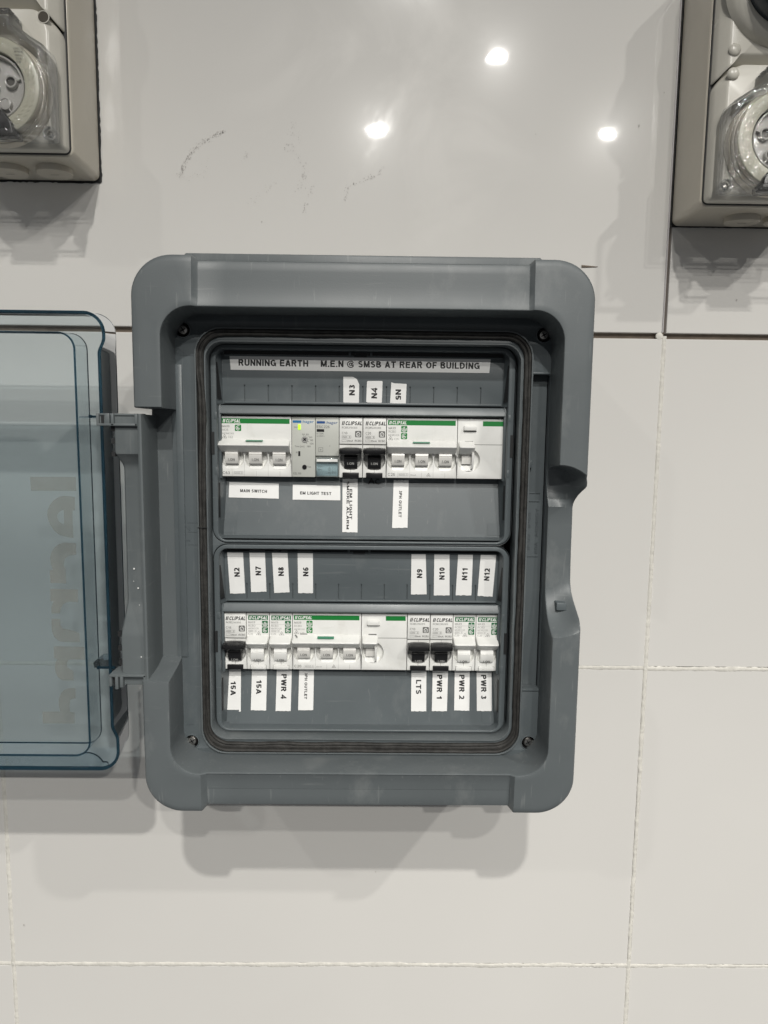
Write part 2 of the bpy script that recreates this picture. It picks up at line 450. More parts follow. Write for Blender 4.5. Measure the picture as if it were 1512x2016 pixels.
class MB:
    def __init__(self):
        self.v = []
        self.f = []
    def add(self, vs, fs):
        o = len(self.v)
        self.v += vs
        self.f += [tuple(i+o for i in f) for f in fs]
        return self
    def box(self, x0, x1, d0, d1, z0, z1, b=0.0):
        if b <= 0:
            vs = [(x, d, z) for x in (x0, x1) for d in (d0, d1) for z in (z0, z1)]
            fs = [(0, 1, 3, 2), (4, 6, 7, 5), (0, 4, 5, 1), (2, 3, 7, 6), (0, 2, 6, 4), (1, 5, 7, 3)]
            return self.add(vs, fs)
        b = min(b, (x1-x0)/2.2, (z1-z0)/2.2)
        bd = min(b, (d1-d0)/1.5)
        lo = []
        def ring(i, d):
            return [(x0+i, d, z0+b), (x0+i, d, z1-b), (x0+b, d, z1-i), (x1-b, d, z1-i),
                    (x1-i, d, z1-b), (x1-i, d, z0+b), (x1-b, d, z0+i), (x0+b, d, z0+i)]
        vs = ring(0, d0)+ring(0, d1-bd)+ring(b*0.3, d1-bd*0.3)+ring(b, d1)
        fs = []
        for k in range(3):
            for i in range(8):
                j = (i+1) % 8
                fs.append((k*8+i, k*8+j, (k+1)*8+j, (k+1)*8+i))
        fs.append(tuple(range(24, 32)))
        fs.append(tuple(reversed(range(0, 8))))
        return self.add(vs, fs)
    def prof(self, pts, x0, x1, closed=True, caps=True):
        """(d, z) profile extruded along x"""
        n = len(pts)
        vs = [(x0, d, z) for d, z in pts]+[(x1, d, z) for d, z in pts]
        fs = [(i, (i+1) % n, n+(i+1) % n, n+i) for i in range(n if closed else n-1)]
        if caps and closed:
            fs += [tuple(range(n)), tuple(reversed(range(n, 2*n)))]
        return self.add(vs, fs)
    def plate(self, loops, d0, d1, b=0.0, res=2):
        """flat plate with holes: list of (x, z) loops, from depth d0 to d1, edges rounded by b"""
        cx = sum(p[0] for p in loops[0])/len(loops[0])
        cz = sum(p[1] for p in loops[0])/len(loops[0])
        def bld(cu):
            cu.extrude = max(0.0, (d1-d0)/2-b)
            cu.bevel_depth = b
            cu.bevel_resolution = res
            cu.offset = -b
            for lp in loops:
                sp = cu.splines.new('POLY')
                sp.points.add(len(lp)-1)
                for i, (x, z) in enumerate(lp):
                    sp.points[i].co = (x-cx, z-cz, 0, 1)
                sp.use_cyclic_u = True
        vs, fs = curve_mesh(bld)
        h = (d0+d1)/2
        return self.add([(x+cx, h+y, z+cz) for x, z, y in vs], fs)
    def flat(self, loops, d):
        cx = loops[0][0][0]
        cz = loops[0][0][1]
        def bld(cu):
            for lp in loops:
                sp = cu.splines.new('POLY')
                sp.points.add(len(lp)-1)
                for i, (x, z) in enumerate(lp):
                    sp.points[i].co = (x-cx, z-cz, 0, 1)
                sp.use_cyclic_u = True
        vs, fs = curve_mesh(bld)
        return self.add([(x+cx, d(x+cx, z+cz) if callable(d) else d, z+cz) for x, z, y in vs], fs)
    def text(self, s, x, z, d, cap, w=None, rot=0, bold=0.12, shear=0.0, align='L', plane=None):
        res = stroke_text(s, 0.215 if bold > 0.12 else (0.15 if bold > 0.05 else 0.12))
        if res is None:
            vs, fs = text_mesh(s, bold*0.5, shear)
            if not vs:
                return self
            x0 = min(v[0] for v in vs); x1 = max(v[0] for v in vs)
            sy = cap/7.2
            lift = 0
        else:
            vs, fs, x1 = res
            vs = [(a+b*shear*1.1, b, c) for a, b, c in vs]
            x0 = 0
            sy = cap
            lift = 1
        sx = (w/(x1-x0)) if w else sy
        W = (x1-x0)*sx
        ox = {'L': 0, 'C': -W/2, 'R': -W}[align]
        oy = -cap/2 if align == 'C' else 0
        c, n = math.cos(math.radians(rot)), math.sin(math.radians(rot))
        out = []
        for vx, vy, vl in vs:
            dl = vl if lift else 0
            px = (vx-x0)*sx+ox
            py = vy*sy+oy
            X = x+px*c-py*n
            Z = z+px*n+py*c
            out.append((X, (d if plane is None else plane(Z)+d)+dl, Z))
        return self.add(out, fs)
    def lathe(self, cx, cz, prof, n=32, a0=0.0, a1=360.0, axis='d', sx=1.0):
        """(radius, depth) profile turned about the axis pointing out of the wall"""
        full = abs(a1-a0) >= 359.9
        k = n if full else n+1
        vs = []
        for i in range(k):
            a = math.radians(a0+(a1-a0)*i/n)
            for r, d in prof:
                vs.append((cx+r*math.cos(a)*sx, d, cz+r*math.sin(a)))
        m = len(prof)
        fs = []
        for i in range(n):
            j = (i+1) % k
            for q in range(m-1):
                fs.append((i*m+q, i*m+q+1, j*m+q+1, j*m+q))
        return self.add(vs, fs)
    def disc(self, cx, cz, r, d, n=24, up=False):
        vs = [(cx+r*math.cos(2*math.pi*i/n), d, cz+r*math.sin(2*math.pi*i/n)) for i in range(n)]
        return self.add(vs, [tuple(range(n))])
    def loft(self, loops, cyc=True, cap0=False, cap1=False):
        n = len(loops[0])
        o = []
        for l in loops:
            o += l
        fs = []
        for k in range(len(loops)-1):
            for i in range(n if cyc else n-1):
                j = (i+1) % n
                fs.append((k*n+i, k*n+j, (k+1)*n+j, (k+1)*n+i))
        if cap0: fs.append(tuple(reversed(range(n))))
        if cap1: fs.append(tuple(range((len(loops)-1)*n, len(loops)*n)))
        return self.add(o, fs)
    def build(self, name, m, parent=None, angle=32, org=(0, 0, 0), fixn=True):
        me = bpy.data.meshes.new(name)
        ox, od, oz = org
        me.from_pydata([V(x-ox, d-od, z-oz) for x, d, z in self.v], [], self.f)
        bm = bmesh.new()
        bm.from_mesh(me)
        bmesh.ops.remove_doubles(bm, verts=bm.verts, dist=1e-6)
        if fixn:
            bmesh.ops.recalc_face_normals(bm, faces=bm.faces)
        bm.to_mesh(me)
        bm.free()
        me.materials.append(m)
        for p in me.polygons:
            p.use_smooth = True
        me.set_sharp_from_angle(angle=math.radians(angle))
        ob = bpy.data.objects.new(name, me)
        C.objects.link(ob)
        if parent is not None:
            ob.parent = parent
        else:
            ob.location = V(ox, od, oz)
        return ob

def pieces(mb_, name, m, parent=None, angle=32):
    """every loose piece of a builder becomes a part of its own"""
    n = len(mb_.v)
    par = list(range(n))
    def find(a):
        while par[a] != a:
            par[a] = par[par[a]]
            a = par[a]
        return a
    for f in mb_.f:
        for i in f[1:]:
            a, b = find(f[0]), find(i)
            if a != b:
                par[b] = a
    groups = {}
    for f in mb_.f:
        groups.setdefault(find(f[0]), []).append(f)
    out = []
    for g_ in groups.values():
        idx = sorted({i for f in g_ for i in f})
        mp = {a: k for k, a in enumerate(idx)}
        q = MB()
        q.v = [mb_.v[i] for i in idx]
        q.f = [tuple(mp[i] for i in f) for f in g_]
        out.append(q.build(name, m, parent, angle))
    return out

def rr(x0, x1, z0, z1, r, n=8):
    """rounded rectangle loop (counter-clockwise)"""
    pts = []
    for cx, cz, a in ((x1-r, z1-r, 0), (x0+r, z1-r, 90), (x0+r, z0+r, 180), (x1-r, z0+r, 270)):
        for i in range(n+1):
            t = math.radians(a+90*i/n)
            pts.append((cx+r*math.cos(t), cz+r*math.sin(t)))
    return pts

def circ(cx, cz, r, n=28):
    return [(cx+r*math.cos(2*math.pi*i/n), cz+r*math.sin(2*math.pi*i/n)) for i in range(n)]

def thing(name, label, cat, org, group=None):
    e = bpy.data.objects.new(name, None)
    e.empty_display_size = 0.01
    C.objects.link(e)
    e.location = V(*org)
    e['label'] = label
    e['category'] = cat
    if group:
        e['group'] = group
    return e

def place(obs, root, org):
    """shift a part's mesh (built in world mm) into its thing's frame"""
    for o in obs:
        o.parent = root

# ------------------------------------------------------------------ the tiled wall
wall = bpy.data.objects.new('wall', None)
C.objects.link(wall)
wall['kind'] = 'structure'
wall['label'] = 'wall of large glossy white tiles with pale grout'
mb = MB()
mb.box(-1250, 1250, -14, -5.5, -950, 950)
mb.build('wall_backing', M_BACK, wall)

rows = [(305.6, 606.0), (1.4, 300.6), (-301.4, -1.6), (-604.0, -304.5)]
tilt = [0.25, -0.1, 0.15, -0.2]
for ri, (z0, z1) in enumerate(rows):
    cols = [(-1203.5, -604.2), (-601.0, -2.0), (1.7, 601.5)] if ri == 0 else [(-1203.5, -603.6), (-600.6, -1.4), (1.6, 601.5)]
    for ci, (x0, x1) in enumerate(cols):
        f = random.uniform(-0.25, 0.0)
        g = random.uniform(-0.15, 0.15)
        t = MB()
        b = 0.7
        def rg(i, d):
            return [(x0+i, d+g, z0+i), (x1-i, d-g, z0+i), (x1-i, d-g, z1-i), (x0+i, d+g, z1-i)]
        t.loft([rg(0, -8), rg(0, -b+f), rg(0.2, -0.2+f), rg(b, f)], True, True, True)
        t.build('tile', M_TILE, wall, angle=8)

def grout(name, horizontal, fixed, a0, a1, w, proud, seed, blob=0.0):
    """ragged strip of grout filling a joint and smeared over its edges"""
    t = MB()
    n = int(abs(a1-a0)/1.1)
    L = [[], [], [], [], []]
    for i in range(n+1):
        a = a0+(a1-a0)*i/n
        nz = lambda k, s: mnoise.noise(Vector((a*s+seed*17.3, k*9.1+seed, 0.37)))
        e0 = w*0.5+0.45+max(-0.25, 0.9*nz(1, 0.08)+0.7*nz(2, 0.35)+blob*max(0, nz(5, 0.02)))
        e1 = w*0.5+0.45+max(-0.25, 0.9*nz(3, 0.08)+0.7*nz(4, 0.35)+blob*max(0, nz(6, 0.02)))
        h = proud-(0.40 if horizontal else 0.10)+0.35*nz(7, 0.3)+0.3*nz(8, 0.9)
        for q, (o, d) in enumerate(((-e0, -0.35), (-e0*0.7, h*0.8), (0.2*nz(9, 0.5), h-0.2), (e1*0.7, h*0.85), (e1, -0.35))):
            L[q].append((a, d, fixed+o) if horizontal else (fixed+o, d, a))
    t.loft(L, False)
    return t.build(name, M_GROUT, wall, angle=80)
grout('grout_line', True, 0.0, -1200, 1.0, 2.7, 0.6, 1)
grout('grout_line', True, -0.6, -2, 600, 3.0, 0.85, 2, 1.0)
grout('grout_line', True, -303.0, -1200, 1, 2.9, 0.75, 3, 1.6)
grout('grout_line', True, -303.2, -2, 600, 2.7, 0.7, 4, 1.0)
grout('grout_line', False, -602.1, -600, 303, 2.9, 0.5, 5)
grout('grout_line', False, 0.1, -2, 303, 2.8, 0.65, 6)
grout('grout_line', False, 0.1, -305, 1, 2.8, 0.8, 7)
grout('grout_line', False, 0.1, -600, -302, 3.1, 0.8, 8)
# the smear of grout left at the crossing beside the right socket box
t = MB()
t.lathe(-4.2, 303.0, [(3.4, -1.0), (3.0, 0.1), (1.5, 0.5), (0.01, 0.6)], 12)
t.build('grout_smear', M_GROUT, wall)
# pale plastic edge strip in the open vertical joint
t = MB()
t.box(-2.4, -1.2, -7, 0.9, 306, 606, 0.2)
t.build('edge_strip', mat('edge_strip_plastic', (0.52, 0.50, 0.50), 0.35), wall)

# scuffs of dark dust rubbed on the upper tile
def scuff(pts, n, spread, seed, sz=0.35):
    rnd = random.Random(seed)
    t = MB()
    for i in range(n):
        u = rnd.random()*(len(pts)-1)
        k = min(int(u), len(pts)-2)
        f = u-k
        x = pts[k][0]*(1-f)+pts[k+1][0]*f+rnd.gauss(0, spread)
        z = pts[k][1]*(1-f)+pts[k+1][1]*f+rnd.gauss(0, spread)
        r = sz*rnd.uniform(0.25, 1.0)
        a = rnd.uniform(0, 3)
        pg = []
        for q in range(5):
            rr_ = r*rnd.uniform(0.5, 1.3)
            pg.append((x+rr_*math.cos(a+q*1.257), 0.22, z+rr_*math.sin(a+q*1.257)*1.4))
        t.add(pg, [(0, 1, 2, 3, 4)])
    return t
SC = MB()
for args in (([(-424, 431), (-418, 445), (-409, 456), (-396, 464), (-386, 468)], 190, 1.0, 1, 0.42),
             ([(-420, 430), (-405, 432), (-398, 450)], 30, 2.0, 2, 0.3),
             ([(-371, 442), (-366, 452)], 18, 0.8, 3, 0.3),
             ([(-322, 421), (-317, 436), (-322, 450), (-333, 458)], 70, 1.6, 4, 0.36),
             ([(-365, 410), (-352, 420), (-342, 428)], 30, 1.3, 5, 0.3),
             ([(-282, 412), (-281, 424), (-268, 430), (-253, 436), (-250, 441)], 75, 0.9, 6, 0.4),
             ([(-318, 404), (-316, 410), (-310, 425)], 30, 0.9, 7, 0.35),
             ([(-332, 470), (-320, 462), (-330, 480)], 25, 1.2, 8, 0.3)):
    s_ = scuff(*args)
    SC.add(s_.v, s_.f)
for x, z, r in ((-32, 478, 0.9), (-354, 395, 0.6), (62, 335, 0.7), (-590, -262, 0.9), (-250, -205, 0.5), (-12, 505, .5), (-120, 470, .4)):
    SC.add([(x+r*math.cos(i)*0.8, 0.25, z+r*math.sin(i)*1.4) for i in range(6)], [(0, 1, 2, 3, 4, 5)])
so = SC.build('dust_scuffs', M_SCUFF, wall)
so['kind'] = 'stuff'
# brown splinter of backing peeping out past the corner of the box
t = MB()
t.add([(-76, 0.4, 362.7), (-61.5, 0.4, 361.5), (-62.5, 0.4, 361.0), (-76, 0.4, 360.4),
       (-76, 1.2, 361.5)], [(0, 1, 4), (1, 2, 4), (2, 3, 4), (3, 0, 4)])
t.build('splinter', M_BACK, wall)

# printed stickers and door lettering: outlines on their own surfaces, mm
STICKERS = [
    ('u1', [(-362.29, 272.07), (-168.94, 271.67), (-169.93, 260.36), (-361.45, 260.47)], [('RUNNING EARTH    M.E.N @ SMSB AT REAR OF BUILDING', -266.35, 265.68, 178.46, 4.78, 0)]),
    ('u1', [(-278.16, 256.36), (-270.98, 256.37), (-268.18, 254.83), (-266.36, 251.12), (-266.46, 237.38), (-278.07, 237.56)], [('N3', -271.69, 246.7, 7.77, 4.33, 90)]),
    ('u1', [(-259.99, 253.47), (-249.49, 253.68), (-249.01, 253.09), (-249.4, 237.89), (-250.04, 237.57), (-260.06, 237.69), (-261.06, 238.23), (-260.58, 252.95)], [('N4', -255.05, 244.65, 7.77, 4.33, 90)]),
    ('u1', [(-242.52, 252.74), (-240.4, 252.05), (-231.14, 251.64), (-231.53, 237.08), (-243.24, 237.54)], [('N5', -237.27, 243.74, 7.77, 4.21, -90)]),
    ('u2', [(-366.09, 124.11), (-354.05, 124.22), (-352.75, 91.79), (-364.31, 91.51)], [('N2', -358.86, 108.18, 6.97, 4.29, 90)]),
    ('u2', [(-349.2, 125.3), (-337.38, 125.53), (-336.41, 93.21), (-348.2, 92.81)], [('N7', -342.55, 109.32, 6.77, 4.29, 90)]),
    ('u2', [(-332.04, 124.78), (-320.21, 125.29), (-318.72, 92.9), (-330.47, 92.22)], [('N8', -325.16, 109.09, 6.85, 4.29, 90)]),
    ('u2', [(-312.49, 125.19), (-300.83, 125.31), (-300.68, 92.49), (-312.14, 92.38)], [('N6', -306.27, 109.07, 6.97, 4.21, 90)]),
    ('u2', [(-225.54, 124.63), (-214.66, 124.74), (-213.29, 92.23), (-225.42, 92.12)], [('N9', -219.05, 108.49, 6.97, 4.21, 90)]),
    ('u2', [(-208.04, 124.01), (-196.37, 124.12), (-195.65, 91.59), (-207.79, 91.48)], [('N10', -201.88, 108.65, 9.56, 4.21, 90)]),
    ('u2', [(-189.76, 124.19), (-178.46, 123.9), (-178.8, 91.74), (-190.95, 91.63)], [('N11', -184.31, 108.42, 9.56, 4.21, 90)]),
    ('u2', [(-172.47, 124.12), (-160.55, 124.07), (-162.45, 90.81), (-174.09, 91.51)], [('N12', -167.3, 108.18, 9.56, 4.21, 90)]),
    ('l1', [(-365.55, 176.63), (-327.72, 175.75), (-327.44, 164.44), (-365.7, 165.06)], [('MAIN SWITCH', -346.84, 170.06, 20.49, 2.33, 0)]),
    ('l1', [(-316.94, 175.2), (-280.6, 174.72), (-280.33, 163.65), (-316.84, 163.84)], [('EM LIGHT TEST', -299.3, 168.82, 23.97, 2.33, 0)]),
    ('l1', [(-278.88, 179.93), (-267.26, 179.95), (-266.89, 139.72), (-278.53, 139.86)], [('EM LIGHT', -272.33, 160.86, 22.92, 2.17, -90), ('SMOKE ALARM', -274.57, 160.07, 36.19, 1.93, -90)]),
    ('l1', [(-239.62, 179.23), (-228.04, 179.35), (-228.77, 143.51), (-240.56, 143.4)], [('3PH OUTLET', -234.42, 161.43, 20.11, 2.24, -90)]),
    ('l2', [(-370.63, 29.21), (-358.65, 29.3), (-357.85, -3.72), (-369.86, -4.19)], [('15A', -364.31, 13.79, 10.86, 4.18, -90)]),
    ('l2', [(-349.89, 29.37), (-338.02, 29.46), (-337.94, -2.75), (-349.98, -2.83)], [('15A', -344.11, 14.89, 10.86, 4.18, -90)]),
    ('l2', [(-330.3, 29.51), (-318.42, 29.6), (-318.56, -3.06), (-330.48, -3.36)], [('PWR 4', -324.51, 15.42, 18.74, 4.18, -90)]),
    ('l2', [(-312.57, 29.65), (-300.86, 29.73), (-300.88, -2.22), (-312.76, -2.46)], [('3PH OUTLET', -307.02, 15.93, 19.91, 2.24, -90)]),
    ('l2', [(-223.6, 29.91), (-211.67, 30.0), (-211.74, -2.62), (-223.72, -2.7)], [('LTS', -217.86, 15.79, 10.86, 4.18, -90)]),
    ('l2', [(-206.67, 30.04), (-194.44, 30.13), (-195.37, -2.34), (-207.3, -2.42)], [('PWR 1', -201.33, 15.91, 18.5, 4.18, -90)]),
    ('l2', [(-189.15, 30.17), (-177.26, 30.26), (-177.65, -2.05), (-189.64, -1.85)], [('PWR 2', -183.59, 16.04, 18.5, 4.18, -90)]),
    ('l2', [(-171.79, 30.3), (-159.89, 30.39), (-159.97, -1.99), (-171.68, -2.07)], [('PWR 3', -166.24, 16.16, 18.5, 4.18, -90)]),
]
PRINT = [
    [[(-513.77, 179.63), (-479.37, 179.77), (-479.51, 169.14), (-513.48, 168.95)]],
    [[(-489.9, 165.36), (-485.35, 165.29), (-480.72, 164.42), (-481.12, 154.35), (-482.96, 154.16), (-483.12, 143.06), (-482.95, 133.19), (-486.65, 133.62), (-491.2, 134.57), (-494.56, 136.1), (-497.32, 138.57), (-500.0, 142.6), (-501.55, 146.35), (-502.19, 150.96), (-501.44, 155.01), (-499.57, 158.77), (-496.87, 161.96), (-493.35, 164.29)], [(-490.36, 154.37), (-489.45, 154.38), (-489.78, 143.69), (-491.48, 144.14), (-493.29, 145.85), (-494.5, 148.15), (-494.63, 150.46), (-493.57, 152.49), (-492.09, 153.84)]],
    [[(-490.25, 129.74), (-481.39, 129.13), (-481.46, 120.37), (-487.24, 119.44), (-490.22, 116.77), (-491.26, 112.66), (-490.02, 107.97), (-489.86, 97.95), (-501.97, 98.13), (-502.21, 108.15), (-499.67, 108.47), (-501.04, 112.57), (-501.41, 117.25), (-500.34, 121.94), (-497.88, 125.76), (-494.32, 128.42)]],
    [[(-502.46, 93.58), (-481.38, 93.29), (-481.49, 83.2), (-488.72, 83.62), (-492.55, 81.92), (-494.7, 78.92), (-495.95, 74.26), (-502.33, 74.2), (-502.21, 79.45), (-500.29, 83.63), (-502.6, 83.73)]],
    [[(-502.51, 70.02), (-495.95, 70.08), (-495.75, 65.17), (-494.24, 62.49), (-489.62, 61.63), (-486.74, 61.05), (-481.3, 58.69), (-481.29, 51.59), (-494.71, 51.48), (-498.14, 52.83), (-500.94, 55.52), (-502.5, 59.71), (-502.85, 65.11)]],
    [[(-501.66, 48.28), (-477.94, 47.88), (-478.04, 37.59), (-490.62, 37.48), (-492.38, 34.44), (-491.75, 31.4), (-487.48, 28.4), (-487.2, 20.77), (-496.0, 20.71), (-499.42, 23.12), (-501.3, 27.07), (-501.68, 31.93), (-500.64, 35.58), (-499.25, 38.02), (-501.92, 38.3)]],
    [[(-491.56, 14.62), (-486.27, 14.66), (-486.31, 6.38), (-490.78, 5.12), (-491.54, 0.8), (-491.47, -4.75), (-487.66, -5.34), (-488.02, -14.31), (-512.85, -14.3), (-513.0, -4.6), (-498.84, -4.49), (-499.91, 0.74), (-499.7, 5.67), (-497.93, 9.98), (-495.15, 13.06)]],
]
# ------------------------------------------------------------------ the enclosure
enc = bpy.data.objects.new('switchboard_enclosure', None)
C.objects.link(enc)
enc['label'] = 'dark grey plastic switchboard enclosure with its clear smoky door swung open to the left'
enc['category'] = 'switchboard'

OL, OR, OT, OB = -416.0, -108.6, 330.6, -57.4     # outer edges of the front frame
IL, IR, IT, IB = -396.8, -128.6, 297.0, -27.4     # its opening
H = 152.8

def sm(t):
    t = max(0.0, min(1.0, t))
    return t*t*(3-2*t)

def frame_stations():
    st = []   # (inner x, inner z, outer x, outer z, height, rail 0..1)
    Ro, Ri = 27.0, 20.0
    def corner(cox, coz, cix, ciz, a0, rail0, rail1):
        n = 14
        for i in range(n+1):
            a = math.radians(a0-90*i/n)
            rl = 0.0
            st.append((cix+Ri*math.cos(a), ciz+Ri*math.sin(a), cox+Ro*math.cos(a), coz+Ro*math.sin(a), H,
                       rail0+(rail1-rail0)*i/n))
    # clockwise: top rail left -> right
    def top(x, h, oz, rail=1.0):
        st.append((x, IT, x, oz, h, rail))
    corner(OL+Ro, OT-Ro, IL+Ri, IT-Ri, 180, 0.25, 0.6)
    top(-376.3, H, OT, 0.6)
    top(-375.8, H-0.1, OT-0.1, 0.6)
    top(-372.6, H-2.4, OT-2.4, 1.1)
    top(-372.1, H-2.6, OT-2.6, 1.1)
    for i in range(1, 12):
        top(-372.1+i*(372.1-152.6)/12, H-2.6, OT-2.6, 1.1)
    top(-152.6, H-2.6, OT-2.6, 1.1)
    top(-152.1, H-2.4, OT-2.4, 1.1)
    top(-149.4, H-0.1, OT-0.1, 0.6)
    top(-148.9, H, OT, 0.6)
    corner(OR-Ro, OT-Ro, IR-Ri, IT-Ri, 90, 0.6, 0.25)
    # right stile, downwards, with the finger grip
    def right(z, h, ox=OR, ix=IR, rail=0.0):
        # the outer lip of the grip falls away and rises again gently
        lo = sm((188.0-z)/26)*(1-sm((110.0-z)/34))
        ho = H-26*lo
        st.append((ix, z, ox, z, h, rail, max(h, ho) if 74.4 < z < 194 else h))
    for z in (270, 240, 215, 200): right(z, H)
    right(195.2, H)
    right(194.6, H-0.6)
    right(193.6, H-13, OR-0.2)
    for z, h, o in ((191.5, H-27, -0.3), (187, H-31.0, -0.5), (183, H-32.2, -0.9), (178, H-32.0, -1.5), (174, H-31.0, -1.9), (170, H-29.4, -2.2), (166.5, H-27.4, -2.3), (163.8, H-25.7, -2.2), (163.2, H-26, -2.2), (150, H-26, -2.0), (135, H-26, -2.0), (120, H-26, -1.8), (108, H-26, -1.6),
                    (102, H-25.6, -1.6), (97, H-24.4, -1.4), (92, H-22, -1.0), (87, H-18.5, -0.7), (83, H-14.5, -0.4), (79, H-9.0, -0.2), (76.5, H-4.5, 0), (75.2, H-1.2, 0)):
        right(z, h, OR+o)
    right(74.4, H)
    for z in (73, 50, 20, 0, -5): right(z, H)
    corner(OR-Ro, OB+Ro, IR-Ri, IB+Ri, 0, 0.25, 0.6)
    def bot(x, h, oz, rail=1.0):
        st.append((x, IB, x, oz, h, rail))
    bot(-151.0, H, OB, 0.6)
    bot(-151.6, H-0.1, OB+0.1, 0.6)
    bot(-154.6, H-2.3, OB+2.4, 1.5)
    bot(-155.2, H-2.5, OB+2.5, 1.5)
    for i in range(1, 12):
        bot(-155.2-i*(372.0-155.2)/12, H-2.5, OB+2.5, 1.5)
    bot(-372.0, H-2.5, OB+2.5, 1.5)
    bot(-372.6, H-2.3, OB+2.4, 1.5)
    bot(-376.0, H-0.1, OB+0.1, 0.6)
    bot(-376.6, H, OB, 0.6)
    corner(OL+Ro, OB+Ro, IL+Ri, IB+Ri, 270, 0.6, 0.25)
    def left(z, h, ox=OL, ix=IL):
        st.append((ix, z, ox, z, h, 0.0))
    for z in (0, 20, 38.5): left(z, H)
    left(40.4, H-0.2)
    left(40.9, H-1.5)
    left(44.5, 131)
    left(48.0, 119.2, OL+1.5)
    left(110, 119.2, OL+1.5)
    left(180, 119.2, OL+1.5)
    left(230.2, 119.2, OL+1.5)
    left(230.3, H-1.2)
    left(231.0, H)
    for z in (250, 268): left(z, H)
    return st

def frame_profile(h, w, rail):
    k = min(1.0, (h-112)/35)
    a = [(-0.5, 117.5), (-0.25, h-1.5*k), (-0.05, h-0.6*k), (0.22, h-0.15), (0.7, h)]
    ax = [(0.7+(w-9.5)*f_, h) for f_ in (0.22, 0.45, 0.68, 0.88)]
    stile = ax+[(w-6, h), (w-3.2, h-0.12), (w-1.4, h-0.6*k), (w-0.4, h-1.8*k), (w, h-4*k), (w-0.3, 62)]
    railp = [(2.5, h-0.55), (6, h-1.25), (10, h-1.8), (14.5, h-2.1), (w-12, h-2.3), (w-7, h-2.45), (w-3.2, h-2.7), (w-1.1, h-3.6*k), (w-0.1, h-6.0*k), (w-0.4, 62)]
    b = [(s[0]*(1-rail)+r[0]*rail, s[1]*(1-rail)+r[1]*rail) for s, r in zip(stile, railp)]
    return a+b

loops = []
for stn in frame_stations():
    ix, iz, ox, oz, h, rail = stn[:6]
    ho = stn[6] if len(stn) > 6 else h
    right_side = len(stn) > 6
    w = math.hypot(ox-ix, oz-iz)
    ux, uz = (ox-ix)/w, (oz-iz)/w
    lp_ = []
    for u, d in frame_profile(h, w, rail):
        t_ = max(0.0, min(1.0, u/w))
        dz_ = 0.0
        if right_side:
            dz_ = (-8.0*math.exp(-((iz-193)/12)**2)+5.0*math.exp(-((iz-75)/14)**2))*t_**2.2
        if d > 70:
            d += (ho-h)*t_**2.6
        lp_.append((ix+ux*u, d, iz+uz*u+dz_))
    loops.append(lp_)
loops.append(loops[0])
mb = MB()
mb.loft(loops, False)
mb.build('front_frame', M_ENC, enc, angle=28)

# skirt that stands a little proud behind the top rail
mb = MB()
mb.box(-384, -142, 60, 139.5, 318, 334.0, 1.6)
mb.build('frame_skirt', M_ENC, enc)
# back box on the wall behind the frame
mb = MB()
mb.plate([rr(OL+3, OR-3, OB+5, OT-3, 22), rr(OL+8, OR-8, OB+10, OT-8, 18)], 0.8, 100, 1.0)
mb.plate([rr(OL+4, OR-4, OB+6, OT-4, 22)], 1, 8, 0.5)
mb.build('back_box', M_ENC, enc)

# recessed floor that carries screws, seal and covers
SCREWS = ((-390.6, 286.0), (-134.9, 285.6), (-390.6, -18.2), (-135.4, -17.4))
GL, GR, GT, GB = -382.2, -142.3, 288.0, -26.2     # outer edge of the seal channel
FL = 120.0
mb = MB()
mb.plate([rr(IL-3, IR+3, IB-3, IT+3, 22), rr(-375.2, -150.2, -15.4, 278.6, 11), rr(-141.4, -129.2, 25, 258, 1.0, 2)]+[circ(a_, b_, 5.05, 26) for a_, b_ in SCREWS], FL-6, FL, 0.25, 1)
mb.box(-142, -128.8, 100, FL-9, 22, 262)
mb.build('inner_flange', M_COVER, enc)
# little ledges, folds and embossing on the flange
mb = MB()
mb.box(-396.5, -391.8, FL-1, FL+1.0, 48, 262, 0.4)
mb.box(-141.8, -129.0, FL-8, FL+0.5, 258.2, 259.6, 0.2)
mb.box(-141.8, -129.0, FL-8, FL+0.9, 23.4, 25.2, 0.3)
mb.box(-141.6, -131.5, FL-9, FL-8.2, 166.0, 166.5)
mb.box(-141.6, -131.5, FL-9, FL-8.3, 172.0, 172.4)
mb.box(-141.6, -131.5, FL-9, FL-8.3, 124.5, 124.9)
mb.box(-141.4, -138.6, FL-9, FL-5.5, 191, 196.5, 0.3)
mb.box(-122.6, -115.4, H-28, H-15.5, 90.0, 95.6, 0.5)
mb.box(-128.0, -120.3, H-26.4, H-25.6, 103.4, 104.0, 0.1)
mb.prof([(FL-1, -27), (FL-1, -24.5), (FL+0.8, -26.6), (FL+7, -27.4), (FL+7, -28)], -372, -155)
pieces(mb, 'flange_rib', M_COVER, enc)
mb = MB()
mb.text('2', -390.2, 269.5, FL+0.45, 5.2, 4.6, 90, 0.02)
mb.text('2', -388.6, 143.0, FL+0.45, 5.2, 4.2, 90, 0.02)
mb.text('1', -388.6, 134.2, FL+0.45, 5.2, 2.4, 90, 0.02)
mb.text('1', -388.6, -6.0, FL+0.45, 5.2, 2.4, 90, 0.02)
for (a, b_, c, e) in ((-392.4, -383.2, 268.2, 268.5), (-390, -383.2, 141.8, 142.05), (-390, -383.2, 132.4, 132.7), (-390.6, -383.2, 148.6, 148.8)):
    mb.box(a, b_, FL-0.5, FL+0.3, c, e)
mb.text('80A  A0248GY', -131.6, 127, FL-8.5, 2.6, 34, 90, 0.0)
mb.text('IK09  IP65', -137.6, 130, FL-8.5, 2.6, 28, 90, 0.0)
M_EMB = mat('embossed_grey', (0.085, 0.10, 0.108), 0.45)
mb.build('embossed_marks', M_EMB, enc)['kind'] = 'stuff'

